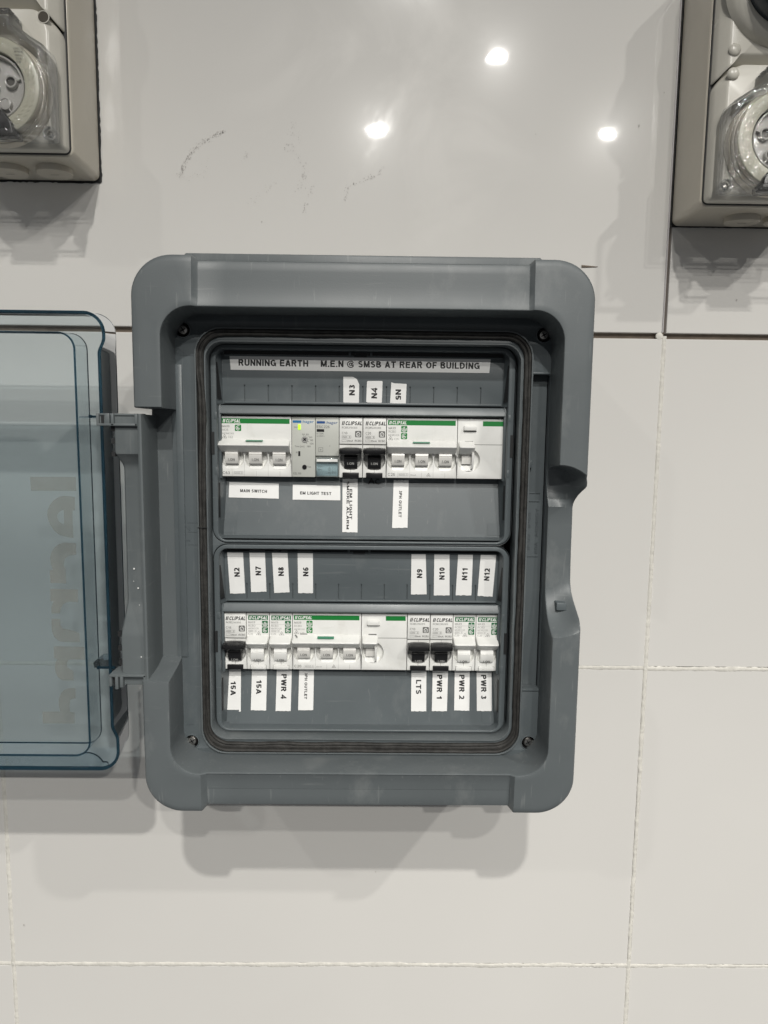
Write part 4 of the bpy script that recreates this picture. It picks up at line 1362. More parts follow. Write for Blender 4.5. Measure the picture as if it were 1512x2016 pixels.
def max_multi(i0, row, label, amp, code, kind2, group, poles=3, icons=(1,), extra=False, mcb=False):
    cz = R1Z if row == 1 else R2Z
    x0 = U0X+i0*MW
    x1 = x0+poles*MW
    org = (x0, 70, cz-22.5)
    root = thing('circuit_breaker', label, 'circuit breaker', org, group)
    # finger wells stay clear of each other
    wells = [(x0+MW*(k+0.5)+0.1, cz-8.6, 8.55) for k in range(poles)]
    body_shell(root, x0, x1, cz, M_WHITE, wells)
    tie_bar(root, x0+0.3 if i0 else x0-0.6, x1-1.0, cz)
    for k in range(poles):
        toggle(root, x0+MW*(k+0.5)+(0.0 if not mcb else -0.2), cz)
    gr, dk, wh, ik, ig, hl = MB(), MB(), MB(), MB(), MB(), MB()
    b0, b1 = x0+1.1, x1-1.5
    gr.flat([[(b0, cz+17.0), (b1, cz+17.0), (b1, cz+20.7), (b0, cz+20.7)]], D0+0.05)
    clipsal(wh, b0+0.8, cz+17.6, 2.5, 13.0)
    ik.text('MAX9', b0+0.4, cz+14.0, D0+0.06, 1.6, 5.3, 0, 0.05)
    ig.text('MCB' if mcb else 'RCBO', b0+0.4, cz+11.4, D0+0.06, 1.6, 4.4 if mcb else 5.6, 0, 0.0)
    ig.text(code, b0+0.4, cz+8.9, D0+0.06, 1.25, 8.0 if not mcb else 8.6, 0, 0.0)
    rcm_mark(ig, b0+0.3, cz+6.0, 3.4)
    ig.text(amp, b0+4.6, cz+6.0, D0+0.06, 1.35 if not mcb else 1.7, 3.4, 0, 0.0)
    ix = b0+9.8
    if mcb:
        icon_leaf(gr, wh, ix, cz+16.0, 4.7, 1)
    else:
        icon_leaf(gr, wh, ix, cz+16.4, 4.6, 0)
        icon_leaf(gr, wh, ix, cz+11.2, 4.6, 1)
    # bottom line of print
    ik.text(amp, b0+0.2, cz-20.9, D0+0.06, 2.0, 5.4, 0, 0.0)
    box_outline(ig, b0+8.6, b0+15.6, cz-20.9, cz-18.9)
    ig.text('6000', b0+9.0, cz-20.6, D0+0.06, 1.3, 4.4, 0, 0.05)
    ig.text('3', b0+14.0, cz-20.6, D0+0.06, 1.3, 0.9, 0, 0.05)
    if not mcb:
        ig.text('30mA', b0+17.2, cz-20.8, D0+0.06, 1.2, 4.4, 0, 0.05)
        rcm_mark(ig, b0+29.5, cz-20.9, 2.8)
    # hairlines between the poles
    for k in range(1, poles*2):
        xx = x0+MW*k/2
        z_ = cz-18.4 if k % 2 else cz-12
        ig.add([(xx-0.07, D0+0.04, cz-22.2), (xx+0.07, D0+0.04, cz-22.2), (xx+0.07, D0+0.04, z_), (xx-0.07, D0+0.04, z_)], [(0, 1, 2, 3)])
    # green line on the sloping bar top
    xm = (x0+x1)/2-0.6
    def bt(x, u):
        return (x, D0+0.3+6.6*u, cz+5.4-2.0*u+0.16)
    hl.add([bt(xm-6.2, 0.35), bt(xm-6.5, 0.6), bt(xm-6.2, 0.85), bt(xm+6.2, 0.85), bt(xm+6.5, 0.6), bt(xm+6.2, 0.35)], [(0, 1, 2, 3, 4, 5)])
    if not mcb:
        ik.add([(b0+4.8, D0+0.06, cz+5.4), (b0+10.4, D0+0.06, cz+5.4), (b0+10.4, D0+0.06, cz+6.2), (b0+4.8, D0+0.06, cz+6.2)], [(0, 1, 2, 3)]) if row == 2 else None
        if row == 2:
            ik.add([bt(b0+0.6, 0.1), bt(b0+1.6, 0.05), bt(b0+3.3, 0.5), bt(b0+3.1, 0.75)], [(0, 1, 2, 3)])
    top_scribble(ig, x0, x1, cz, i0*7+row)
    gr.build('green_band', M_GREEN, root)
    wh.build('white_print', M_WINK, root)
    ik.build('black_print', M_INKG, root)
    ig.build('grey_print', M_PALEG, root)
    hl.build('green_line', M_GREEN2, root)
    shift_to_origin(root, org)
    return root

def rcd_block(i0, row, label, group):
    cz = R1Z if row == 1 else R2Z
    x0 = U0X+i0*MW
    x1 = x0+2*MW
    org = (x0, 70, cz-22.5)
    root = thing('residual_current_module', label, 'residual current unit', org, group)
    body_shell(root, x0, x1, cz, M_WHITE, [(x0+8.9, cz-8.6, 8.6)])
    mb_ = MB()
    tie = tie_bar(root, x0+0.9, x0+12.6, cz, 5.4)
    # side wing of the lever
    mb_.prof([(D0-3, cz-2.0), (D0+6.0, cz-3.2), (D0+5.5, cz-9), (D0+2.2, cz-14.8), (D0-3, cz-15.6)], x0+10.6, x0+12.2)
    mb_.build('lever_wing', M_WHITE, root)
    m2 = MB()
    m2.prof([(D0-4, cz-3.5), (D0+0.2, cz-3.5), (D0+0.4, cz-11.6), (D0-4, cz-12.0)], x0+3.6, x0+10.4)
    m2.build('toggle', M_WHITE2, root)
    m3 = MB()
    m3.prof([(D0-3.8, cz-12.2), (D0-1.6, cz-12.2), (D0+0.1, cz-16.6), (D0-4, cz-17.0)], x0+3.0, x0+13.0)
    m3.build('toggle_seat', M_WHITE, root)
    # test button
    m4 = MB()
    m4.box(x0+4.6, x0+14.0, D0-1, D0+2.6, cz+13.6, cz+17.2, 0.5)
    m4.build('test_button', M_WHITE, root)
    m5 = MB()
    m5.box(x0+4.4, x0+14.2, D0-0.5, D0+0.25, cz+12.6, cz+13.5)
    m5.box(x0+5.6, x0+11.8, D0-0.2, D0+0.06, cz+5.2, cz+6.3 if row == 2 else cz+5.7)
    # step line across the front
    m5.box(x0+13.0, x1-0.2, D0-0.3, D0+0.05, cz+2.9, cz+3.3)
    m5.build('dark_gaps', M_INKG, root)
    m6 = MB()
    m6.flat([[(x1-16.6, cz+16.9), (x1-1.3, cz+16.9), (x1-1.3, cz+20.6), (x1-16.6, cz+20.6)]], D0+0.05)
    m6.build('green_band', M_GREEN, root)
    shift_to_origin(root, org)
    return root

def rcbo_black(i0, row, label, amp, code, group):
    cz = R1Z if row == 1 else R2Z
    x0 = U0X+i0*MW
    x1 = x0+MW
    cx = (x0+x1)/2
    org = (x0, 70, cz-22.5)
    root = thing('circuit_breaker', label, 'circuit breaker', org, group)
    body_shell(root, x0, x1, cz, M_WHITE, [(cx, cz-9.0, 8.3)])
    mb_ = MB()
    # raised label field
    mb_.box(x0+0.3, x1-0.3, D0-0.5, D0+0.9, cz+2.6, cz+21.9, 0.35)
    mb_.build('label_field', M_WHITE, root)
    m2 = MB()
    pr = [(D0-1, 0.0), (D0+5.0, -0.2), (D0+8.4, -0.8), (D0+9.6, -1.6), (D0+9.8, -3.0), (D0+9.2, -4.4), (D0+7.5, -5.4), (D0+4.5, -5.8), (D0-1, -5.0)]
    def sec(x, k, dv=0.0):
        return [(x, D0+4+(d-D0-4)*k, cz-2.9+(v+2.9)*k+dv) for d, v in pr]
    m2.loft([sec(x0+0.5, 0.5), sec(x0+0.7, 0.82), sec(x0+1.5, 0.92), sec(x0+2.0, 0.84), sec(x0+2.5, 0.95), sec(x0+5, 1.0, 0.1), sec(x1-5, 1.0, 0.1), sec(x1-2.5, 0.95), sec(x1-2.0, 0.84), sec(x1-1.5, 0.92), sec(x1-0.7, 0.82), sec(x1-0.5, 0.5)], True, True, True)
    m2.build('toggle_bar', M_BLACK, root, angle=40)
    tg = toggle(root, cx, cz, 9.9, M_BLACK, M_PALEG, 'I.ON', low=(row == 2), top=-3.2)
    m3 = MB()
    m3.box(cx-6.2, cx+6.2, D0-1, D0+1.3, cz-22.6, cz-18.7, 0.3)
    m3.build('rail_clip', M_BLACK, root)
    m4 = MB()
    ik = MB()
    ig = MB()
    m4.box(x0+0.4, x1-0.4, D0-0.5, D0+0.12, cz+1.9, cz+2.5)
    m4.box(cx-0.1, cx+0.1, D0-0.5, D0+0.05, cz-19, cz-15.2)
    m4.box(cx-0.06, cx+0.06, D0-0.5, D0+0.05, cz+0.2, cz+2.2)
    m4.build('dark_gaps', M_INKG, root)
    d = D0+0.96
    clipsal(ik, x0+2.0, cz+16.6, 2.9, 15.0, d)
    ig.text(code, x0+2.1, cz+14.1, d, 1.4, 11.6, 0, 0.0)
    ig.text(amp, x0+2.1, cz+9.8, d, 1.8, 4.1, 0, 0.05)
    box_outline(ig, x0+2.1, x0+9.0, cz+6.8, cz+8.8, 0.13, d)
    ig.text('4500', x0+2.5, cz+7.15, d, 1.25, 3.6, 0, 0.05)
    ig.text('3', x0+7.4, cz+7.15, d, 1.25, 0.9, 0, 0.05)
    box_outline(ig, x0+2.1, x0+5.6, cz+4.3, cz+5.8, 0.12, d)
    ik.text('30mA', x0+6.1, cz+4.3, d, 1.4, 4.4, 0, 0.0)
    ik.text('RCBO', x0+11.8, cz+4.3, d, 1.4, 5.0, 0, 0.0)
    bk, wh = MB(), MB()
    icon_leaf(bk, wh, x0+12.0, cz+12.4, 4.7, 2)
    bk.v = [(x, y+0.92, z) for x, y, z in bk.v]
    wh.v = [(x, y+0.92, z) for x, y, z in wh.v]
    bk.build('dark_icon', M_INKG, root)
    wh.build('white_print', M_WINK, root)
    ik.build('black_print', M_INK, root)
    ig.build('grey_print', M_INKG, root)
    tp = MB()
    top_scribble(tp, x0, x1, cz, i0+50*row)
    tp.build('shoulder_print', M_PALEG, root)
    shift_to_origin(root, org)
    return root

def rcbo_green(i0, row, label, group):
    cz = R1Z if row == 1 else R2Z
    x0 = U0X+i0*MW
    x1 = x0+MW
    cx = (x0+x1)/2
    org = (x0, 70, cz-22.5)
    root = thing('circuit_breaker', label, 'circuit breaker', org, group)
    body_shell(root, x0, x1, cz, M_WHITE, [(cx, cz-9.0, 8.3)])
    tie_bar(root, x0+0.5, x1-0.7, cz, 4.6)
    toggle(root, cx-0.2, cz, 9.9, M_WHITE, M_INKG, 'I.ON', low=True, top=-3.2)
    m3 = MB()
    m3.box(cx-6.0, cx+6.0, D0-1, D0+0.9, cz-22.4, cz-19.4, 0.3)
    m3.build('rail_clip', M_WHITE, root)
    m4 = MB()
    box_outline(m4, cx-6.3, cx+6.3, cz-22.3, cz-19.1, 0.22, D0+0.05)
    m4.box(cx-0.09, cx+0.09, D0-0.5, D0+0.05, cz-19, cz-15.6)
    m4.build('dark_gaps', M_INKG, root)
    gr, wh, ik, ig = MB(), MB(), MB(), MB()
    gr.flat([[(x0+1.5, cz+16.6), (x1-1.1, cz+16.6), (x1-1.1, cz+20.3), (x0+1.5, cz+20.3)]], D0+0.05)
    clipsal(wh, x0+2.1, cz+17.1, 2.6, 13.9)
    icon_leaf(gr, wh, x0+12.0, cz+16.0, 4.6, 0)
    icon_leaf(gr, wh, x0+12.0, cz+10.9, 4.6, 1)
    ig.text('MAX9', x0+1.4, cz+14.0, D0+0.06, 1.6, 5.3, 0, 0.08)
    ig.add([(x0+1.4, D0+0.05, cz+13.2), (x0+11.4, D0+0.05, cz+13.2), (x0+11.4, D0+0.05, cz+13.35), (x0+1.4, D0+0.05, cz+13.35)], [(0, 1, 2, 3)])
    ig.text('RCBO', x0+1.4, cz+11.3, D0+0.06, 1.55, 5.5, 0, 0.0)
    ig.text('MX9R3120', x0+1.4, cz+9.3, D0+0.06, 1.3, 8.0, 0, 0.0)
    box_outline(ig, x0+1.4, x0+7.8, cz+7.0, cz+8.7, 0.12)
    ig.text('6000', x0+1.8, cz+7.25, D0+0.06, 1.15, 3.4, 0, 0.05)
    ig.text('3', x0+6.3, cz+7.25, D0+0.06, 1.15, 0.8, 0, 0.05)
    ig.text('C20', x0+1.4, cz+4.9, D0+0.06, 1.5, 3.6, 0, 0.05)
    ig.text('30mA', x0+1.4, cz+2.8, D0+0.06, 1.5, 5.2, 0, 0.05)
    rcm_mark(ig, x0+7.6, cz+4.6, 3.6)
    box_outline(ig, x0+8.2, x0+11.4, cz+2.8, cz+4.1, 0.12)
    ig.text('A', x0+12.0, cz+2.8, D0+0.06, 1.3, 1.0, 0, 0.05)
    gr.build('green_print', M_DKGREEN, root)
    wh.build('white_print', M_WINK, root)
    ig.build('grey_print', M_PALEG, root)
    tp = MB()
    top_scribble(tp, x0, x1, cz, i0+50*row)
    tp.build('shoulder_print', M_PALEG, root)
    shift_to_origin(root, org)
    return root

GB1 = 'protective devices in the upper row'
GB2 = 'protective devices in the lower row'
max_multi(0, 1, 'three-pole white breaker marked C63 with green band, above the MAIN SWITCH sticker', 'C63', 'MX9MC363', 1, GB1, 3, mcb=True)
max_multi(7, 1, 'three-pole white breaker marked C25 with green band in the upper row', 'C25', 'MX9R3325', 1, GB1, 3)
rcd_block(10, 1, 'wide white side unit with small test button at the right end of the upper row', GB1)
rcbo_black(5, 1, 'slim breaker marked C10 with black toggle above the SMOKE ALARM sticker', 'C10', 'RCBE210/30S', GB1)
rcbo_black(6, 1, 'slim breaker marked C20 with black toggle above the handwritten AC', 'C20', 'RCBE220/30S', GB1)
rcbo_black(0, 2, 'slim breaker marked C16 with black toggle at the left end of the lower row', 'C16', 'RCBE216/30S', GB2)
rcbo_green(1, 2, 'slim white breaker with green logo, second from the left in the lower row', GB2)
rcbo_green(2, 2, 'slim white breaker with green logo, third from the left above PWR 4', GB2)
max_multi(3, 2, 'three-pole white breaker marked C20 with green band in the lower row', 'C20', 'MX9R3320', 1, GB2, 3)
rcd_block(6, 2, 'wide white side unit with small test button in the middle of the lower row', GB2)
rcbo_black(8, 2, 'slim breaker marked C10 with black toggle above the LTS sticker', 'C10', 'RCBE210/30S', GB2)
rcbo_black(9, 2, 'slim breaker marked C20 with black toggle above the PWR 1 sticker', 'C20', 'RCBE220/30S', GB2)
rcbo_green(10, 2, 'slim white breaker with green logo, last but one in the lower row', GB2)
rcbo_green(11, 2, 'slim white breaker with green logo, at the right end of the lower row', GB2)

# the grey timer module
def timer_module():
    cz = R1Z
    x0 = U0X+3*MW
    x1 = x0+MW
    org = (x0, 70, cz-22.5)
    root = thing('timer_module', 'pale grey emergency light test timer with lit green lamp and small dial', 'timer', org, GB1)
    mb_ = MB()
    mb_.box(x0+0.15, x1-0.15, 70, D0-0.2, cz-22.5, cz+22.5, 0.3)
    mb_.prof([(D0-4, cz+22.1), (D0-0.4, cz+22.3), (D0-11.5, cz+24.2), (D0-12, cz+22)], x0+0.2, x1-0.2)
    mb_.build('housing', M_GREYDEV, root)
    d = D0-0.12
    bl, ig, bk = MB(), MB(), MB()
    bl.flat([rr(x0+0.8, x0+7.2, cz+17.9, cz+19.7, 0.3, 2)], d)
    bl.text(':hager', x0+7.6, cz+17.9, d, 2.2, 9.0, 0, 0.08)
    bl.build('blue_print', M_BLUE, root)
    ig.text('Un', x0+1.9, cz+14.1, d, 1.4, 2.4, 0, 0.0)
    for s_, ax, az in (('10', 7.6, 8.7), ('30', 10.5, 8.7), ('60', 13.2, 6.7), ('90', 13.8, 4.4), ('120', 13.4, 1.9), ('180', 11.2, -0.2)):
        ig.text(s_, x0+ax, cz+az, d, 1.25, 2.2 if len(s_) == 2 else 2.9, 0, 0.0)
    cx, cy = x0+9.8, cz+5.6
    for a in (75, 105, 40, 5, -30, -62):
        a = math.radians(a)
        c_, s_ = math.cos(a), math.sin(a)
        ig.add([(cx+c_*2.6-s_*0.1, d, cy+s_*2.6+c_*0.1), (cx+c_*3.7-s_*0.1, d, cy+s_*3.7+c_*0.1), (cx+c_*3.7+s_*0.1, d, cy+s_*3.7-c_*0.1), (cx+c_*2.6+s_*0.1, d, cy+s_*2.6-c_*0.1)], [(0, 1, 2, 3)])
    ig.text('Time [mn]', x0+2.2, cz-0.2, d, 1.3, 7.2, 0, 0.0)
    ig.text('R', x0+3.2, cz-4.8, d, 1.2, 1.1, 0, 0.0)
    ig.text('Test', x0+11.6, cz-15.4, d, 1.3, 2.8, 0, 0.05)
    ig.text('EZL100', x0+1.2, cz-20.6, d, 1.4, 5.8, 0, 0.0)
    ig.build('grey_print', M_INKG, root)
    m2 = MB()
    m2.lathe(cx, cy, [(2.45, D0-0.3), (2.4, D0+0.2), (2.2, D0+0.35), (0.01, D0+0.35)], 24)
    m2.build('dial', M_PALEG, root)
    for a in (0.7, 0.7+math.pi/2):
        c_, s_ = math.cos(a), math.sin(a)
        bk.add([(cx+c_*1.4*i-s_*0.38*j, D0+0.4, cy+s_*1.4*i+c_*0.38*j) for i, j in ((-1, -1), (1, -1), (1, 1), (-1, 1))], [(0, 1, 2, 3)])
    bk.box(x0+4.9, x0+6.4, D0-0.5, D0, cz-6.8, cz-3.2)
    bk.lathe(x0+9.6, cz-15.0, [(1.75, D0-0.4), (1.7, D0+0.5), (1.3, D0+0.8), (0.01, D0+0.8)], 22)
    bk.build('black_button', M_BLACK, root)
    m3 = MB()
    m3.plate([rr(x0+4.8, x0+6.7, cz+12.8, cz+16.8, 0.5, 3)], D0-0.5, D0+0.4, 0.2)
    lamp = mat('lit_green_lamp', (0.4, 0.8, 0.05), 0.3)
    b = lamp.node_tree.nodes['Principled BSDF']
    b.inputs['Emission Color'].default_value = (0.48, 1.0, 0.02, 1)
    b.inputs['Emission Strength'].default_value = 0.9
    m3.build('indicator_lamp', lamp, root)
    shift_to_origin(root, org)

def contactor():
    cz = R1Z
    x0 = U0X+4*MW
    x1 = x0+MW
    org = (x0, 70, cz-22.5)
    root = thing('contactor', 'pale grey contactor with an aqua clear window at its foot', 'contactor', org, GB1)
    mb_ = MB()
    mb_.box(x0+0.15, x1-0.15, 70, D0+0.2, cz-6.4, cz+22.5, 0.3)
    mb_.box(x0+0.15, x1-0.15, 70, D0-2.4, cz-22.5, cz-6.0, 0.2)
    mb_.prof([(D0-4, cz+22.1), (D0-0.4, cz+22.3), (D0-11.5, cz+24.2), (D0-12, cz+22)], x0+0.2, x1-0.2)
    mb_.build('housing', M_GREYDEV, root)
    d = D0+0.27
    bl, ig, bk = MB(), MB(), MB()
    bl.flat([rr(x0+1.1, x0+7.2, cz+17.6, cz+19.3, 0.3, 2)], d)
    bl.text(':hager', x0+7.8, cz+17.4, d, 2.1, 8.8, 0, 0.08)
    bl.build('blue_print', M_BLUED, root)
    ig.text('ESC226', x0+1.0, cz+14.2, d, 1.9, 9.6, 0, 0.0)
    ig.text('In 25A', x0+1.0, cz+9.6, d, 1.1, 5.2, 0, 0.0)
    ig.text('Ui 250V~', x0+1.0, cz+7.8, d, 1.1, 6.0, 0, 0.0)
    box_outline(ig, x0+2.4, x0+5.7, cz-3.5, cz-0.3, 0.2, d)
    ig.text('+', x0+3.2, cz-2.9, d, 1.9, 1.6, 0, 0.0)
    ig.add([(x0+10.7, d, cz+0.5), (x0+11.0, d, cz+0.5), (x0+11.0, d, cz+1.3), (x0+10.7, d, cz+1.3)], [(0, 1, 2, 3)])
    ig.build('grey_print', M_INKG, root)
    bk.box(x0+1.0, x0+6.6, D0, d, cz+11.4, cz+13.4)
    bk.build('black_bar', M_BLACK, root)
    m2 = MB()
    m2.flat([[(x0+0.8, cz-21.5), (x1-0.8, cz-21.5), (x1-0.8, cz-12.4), (x0+0.8, cz-12.4)]], D0-2.3)
    m2.build('window_card', mat('card_blue_grey', (0.50, 0.60, 0.62), 0.5), root)
    m4 = MB()
    dd = D0-2.2
    m4.text('250V~', x0+1.6, cz-15.3, dd, 1.2, 4.4, 0, 0.0)
    m4.text('50Hz', x0+1.6, cz-17.4, dd, 1.2, 3.2, 0, 0.0)
    m4.text('A1 1 3', x0+9.6, cz-12.9, dd, 1.2, 5.4, 0, 0.0)
    m4.text('A2 2 4', x0+9.6, cz-19.8, dd, 1.2, 5.4, 0, 0.0)
    box_outline(m4, x0+9.4, x0+11.4, cz-17.4, cz-15.8, 0.16, dd)
    for xx in (10.4, 13.0, 14.6):
        m4.add([(x0+xx-0.08, dd, cz-18.4), (x0+xx+0.08, dd, cz-18.4), (x0+xx+0.08, dd, cz-14.6), (x0+xx-0.08, dd, cz-14.6)], [(0, 1, 2, 3)])
    m4.build('window_print', M_INKG, root)
    m3 = MB()
    m3.box(x0+0.4, x1-0.4, D0-2.0, D0+1.2, cz-22.2, cz-8.0, 0.9)
    m3.build('clear_window', M_AQUA, root)
    m5 = MB()
    m5.prof([(D0+0.3, cz-10.8), (D0+1.9, cz-10.8), (D0+1.7, cz-9.0), (D0+0.3, cz-8.6)], x0+1.0, x1-1.0)
    m5.build('window_lip', M_WHITE, root)
    shift_to_origin(root, org)
timer_module()
contactor()

# ------------------------------------------------------------------ stickers
def slope_depth(kind):
    if kind[0] == 'u':
        return lambda z: 100.0
    zt = 181.3 if kind == 'l1' else 31.3
    return lambda z: 90.0+(zt-z)/46.8*10.0+0.15
SL = {
 0: 'long white sticker reading RUNNING EARTH M.E.N @ SMSB AT REAR OF BUILDING',
 1: 'white N3 sticker with its top right corner cut off',
 2: 'white N4 sticker with rounded corners between N3 and N5',
 3: 'white N5 sticker stuck upside down beside N4',
 4: 'white sticker reading N2 at the left end of the lower cover',
 5: 'white sticker reading N7 between N2 and N8',
 6: 'white sticker reading N8 between N7 and N6',
 7: 'white sticker reading N6 right of N8',
 8: 'white sticker reading N9 left of N10',
 9: 'white sticker reading N10 between N9 and N11',
 10: 'white sticker reading N11 between N10 and N12',
 11: 'white sticker reading N12 at the right end, slightly tilted',
 12: 'white sticker reading MAIN SWITCH under the C63 breaker',
 13: 'white sticker reading EM LIGHT TEST under the timer',
 14: 'tall white sticker reading EM LIGHT SMOKE ALARM in two lines',
 15: 'narrow white 3PH OUTLET sticker under the C25 breaker in the upper cover',
 16: 'white 15A sticker under the black-toggled C16 breaker, leftmost of the lower stickers',
 17: 'white 15A sticker second from left, beside PWR 4',
 18: 'white sticker reading PWR 4',
 19: 'narrow white 3PH OUTLET sticker under the lower row, right of PWR 4',
 20: 'white sticker reading LTS left of PWR 1',
 21: 'white sticker reading PWR 1 between LTS and PWR 2',
 22: 'white sticker reading PWR 2 between PWR 1 and PWR 3',
 23: 'white sticker reading PWR 3 at the right end of the lower stickers',
}
for i, (kind, cs, texts) in enumerate(STICKERS):
    fd = slope_depth(kind)
    cx = sum(p[0] for p in cs)/len(cs)
    cz = sum(p[1] for p in cs)/len(cs)
    org = (cx, fd(cz), cz)
    root = thing('adhesive_label', SL[i], 'label', org, 'printed stickers on the covers')
    rnd = random.Random(i)
    # torn/perforated short edges
    lp = []
    n = len(cs)
    for k in range(n):
        a, b = cs[k], cs[(k+1) % n]
        lp.append(a)
        L = math.hypot(b[0]-a[0], b[1]-a[1])
        if i > 3 and 8 < L < 14 and abs(b[0]-a[0]) > abs(b[1]-a[1]) and i not in (12, 13):
            m = 9
            for q in range(1, m):
                lp.append((a[0]+(b[0]-a[0])*q/m, a[1]+(b[1]-a[1])*q/m+rnd.uniform(-0.22, 0.22)))
    th = 0.28
    top = [(x, fd(z)+th, z) for x, z in lp]
    bot = [(x, fd(z)-0.1, z) for x, z in lp]
    mb_ = MB()
    mb_.loft([bot, top], True)
    nl = len(lp)
    mb_.v += [(x, fd(z)+th, z) for x, z in lp]
    mb_.f.append(tuple(range(2*nl, 3*nl)))
    mb_.build('tape', M_PAPER, root, angle=20)
    tx = MB()
    for s_, X, Z, L, cap, rot in texts:
        c_, n_ = math.cos(math.radians(rot)), math.sin(math.radians(rot))
        # align the word with the sticker's own lean
        if rot:
            dx = (cs[0][0]-cs[-1][0]); dz = (cs[0][1]-cs[-1][1])
            lean = math.degrees(math.atan2(-dx, dz))*0.7
            if i == 3: lean = 0
            if i == 2: lean = -2
        else:
            lean = math.degrees(math.atan2(cs[1][1]-cs[0][1], cs[1][0]-cs[0][0]))
        tx.text(s_, X, Z, th+0.06, cap*0.98, L, rot+lean, 0.30 if cap > 3 else 0.16, 0, 'C', plane=fd)
    tx.build('lettering', M_INK, root)
    shift_to_origin(root, org)

# handwritten marker letters on the cover
fd = slope_depth('l1')
mw = MB()
def stroke(pts, w=0.42):
    for k in range(len(pts)-1):
        a, b = pts[k], pts[k+1]
        L = math.hypot(b[0]-a[0], b[1]-a[1]) or 1
        tx_, tz_ = (b[0]-a[0])/L*w*0.5, (b[1]-a[1])/L*w*0.5
        nx, nz = -tz_*2, tx_*2
        q = [(a[0]-tx_+nx, a[1]-tz_+nz), (b[0]+tx_+nx, b[1]+tz_+nz), (b[0]+tx_-nx, b[1]+tz_-nz), (a[0]-tx_-nx, a[1]-tz_-nz)]
        mw.add([(x, fd(z)+0.35, z) for x, z in q], [(0, 1, 2, 3)])
stroke([(-258.9, 176.3), (-257.6, 178.6), (-256.8, 180.6), (-255.9, 178.4), (-254.9, 176.6)])
stroke([(-258.4, 178.0), (-254.9, 178.3)])
stroke([(-250.7, 179.4), (-252.0, 180.0), (-253.2, 179.2), (-253.7, 178.1), (-252.9, 176.9), (-251.2, 176.6), (-249.9, 177.1)])
ao = mw.build('marker_writing', M_INK, enc)
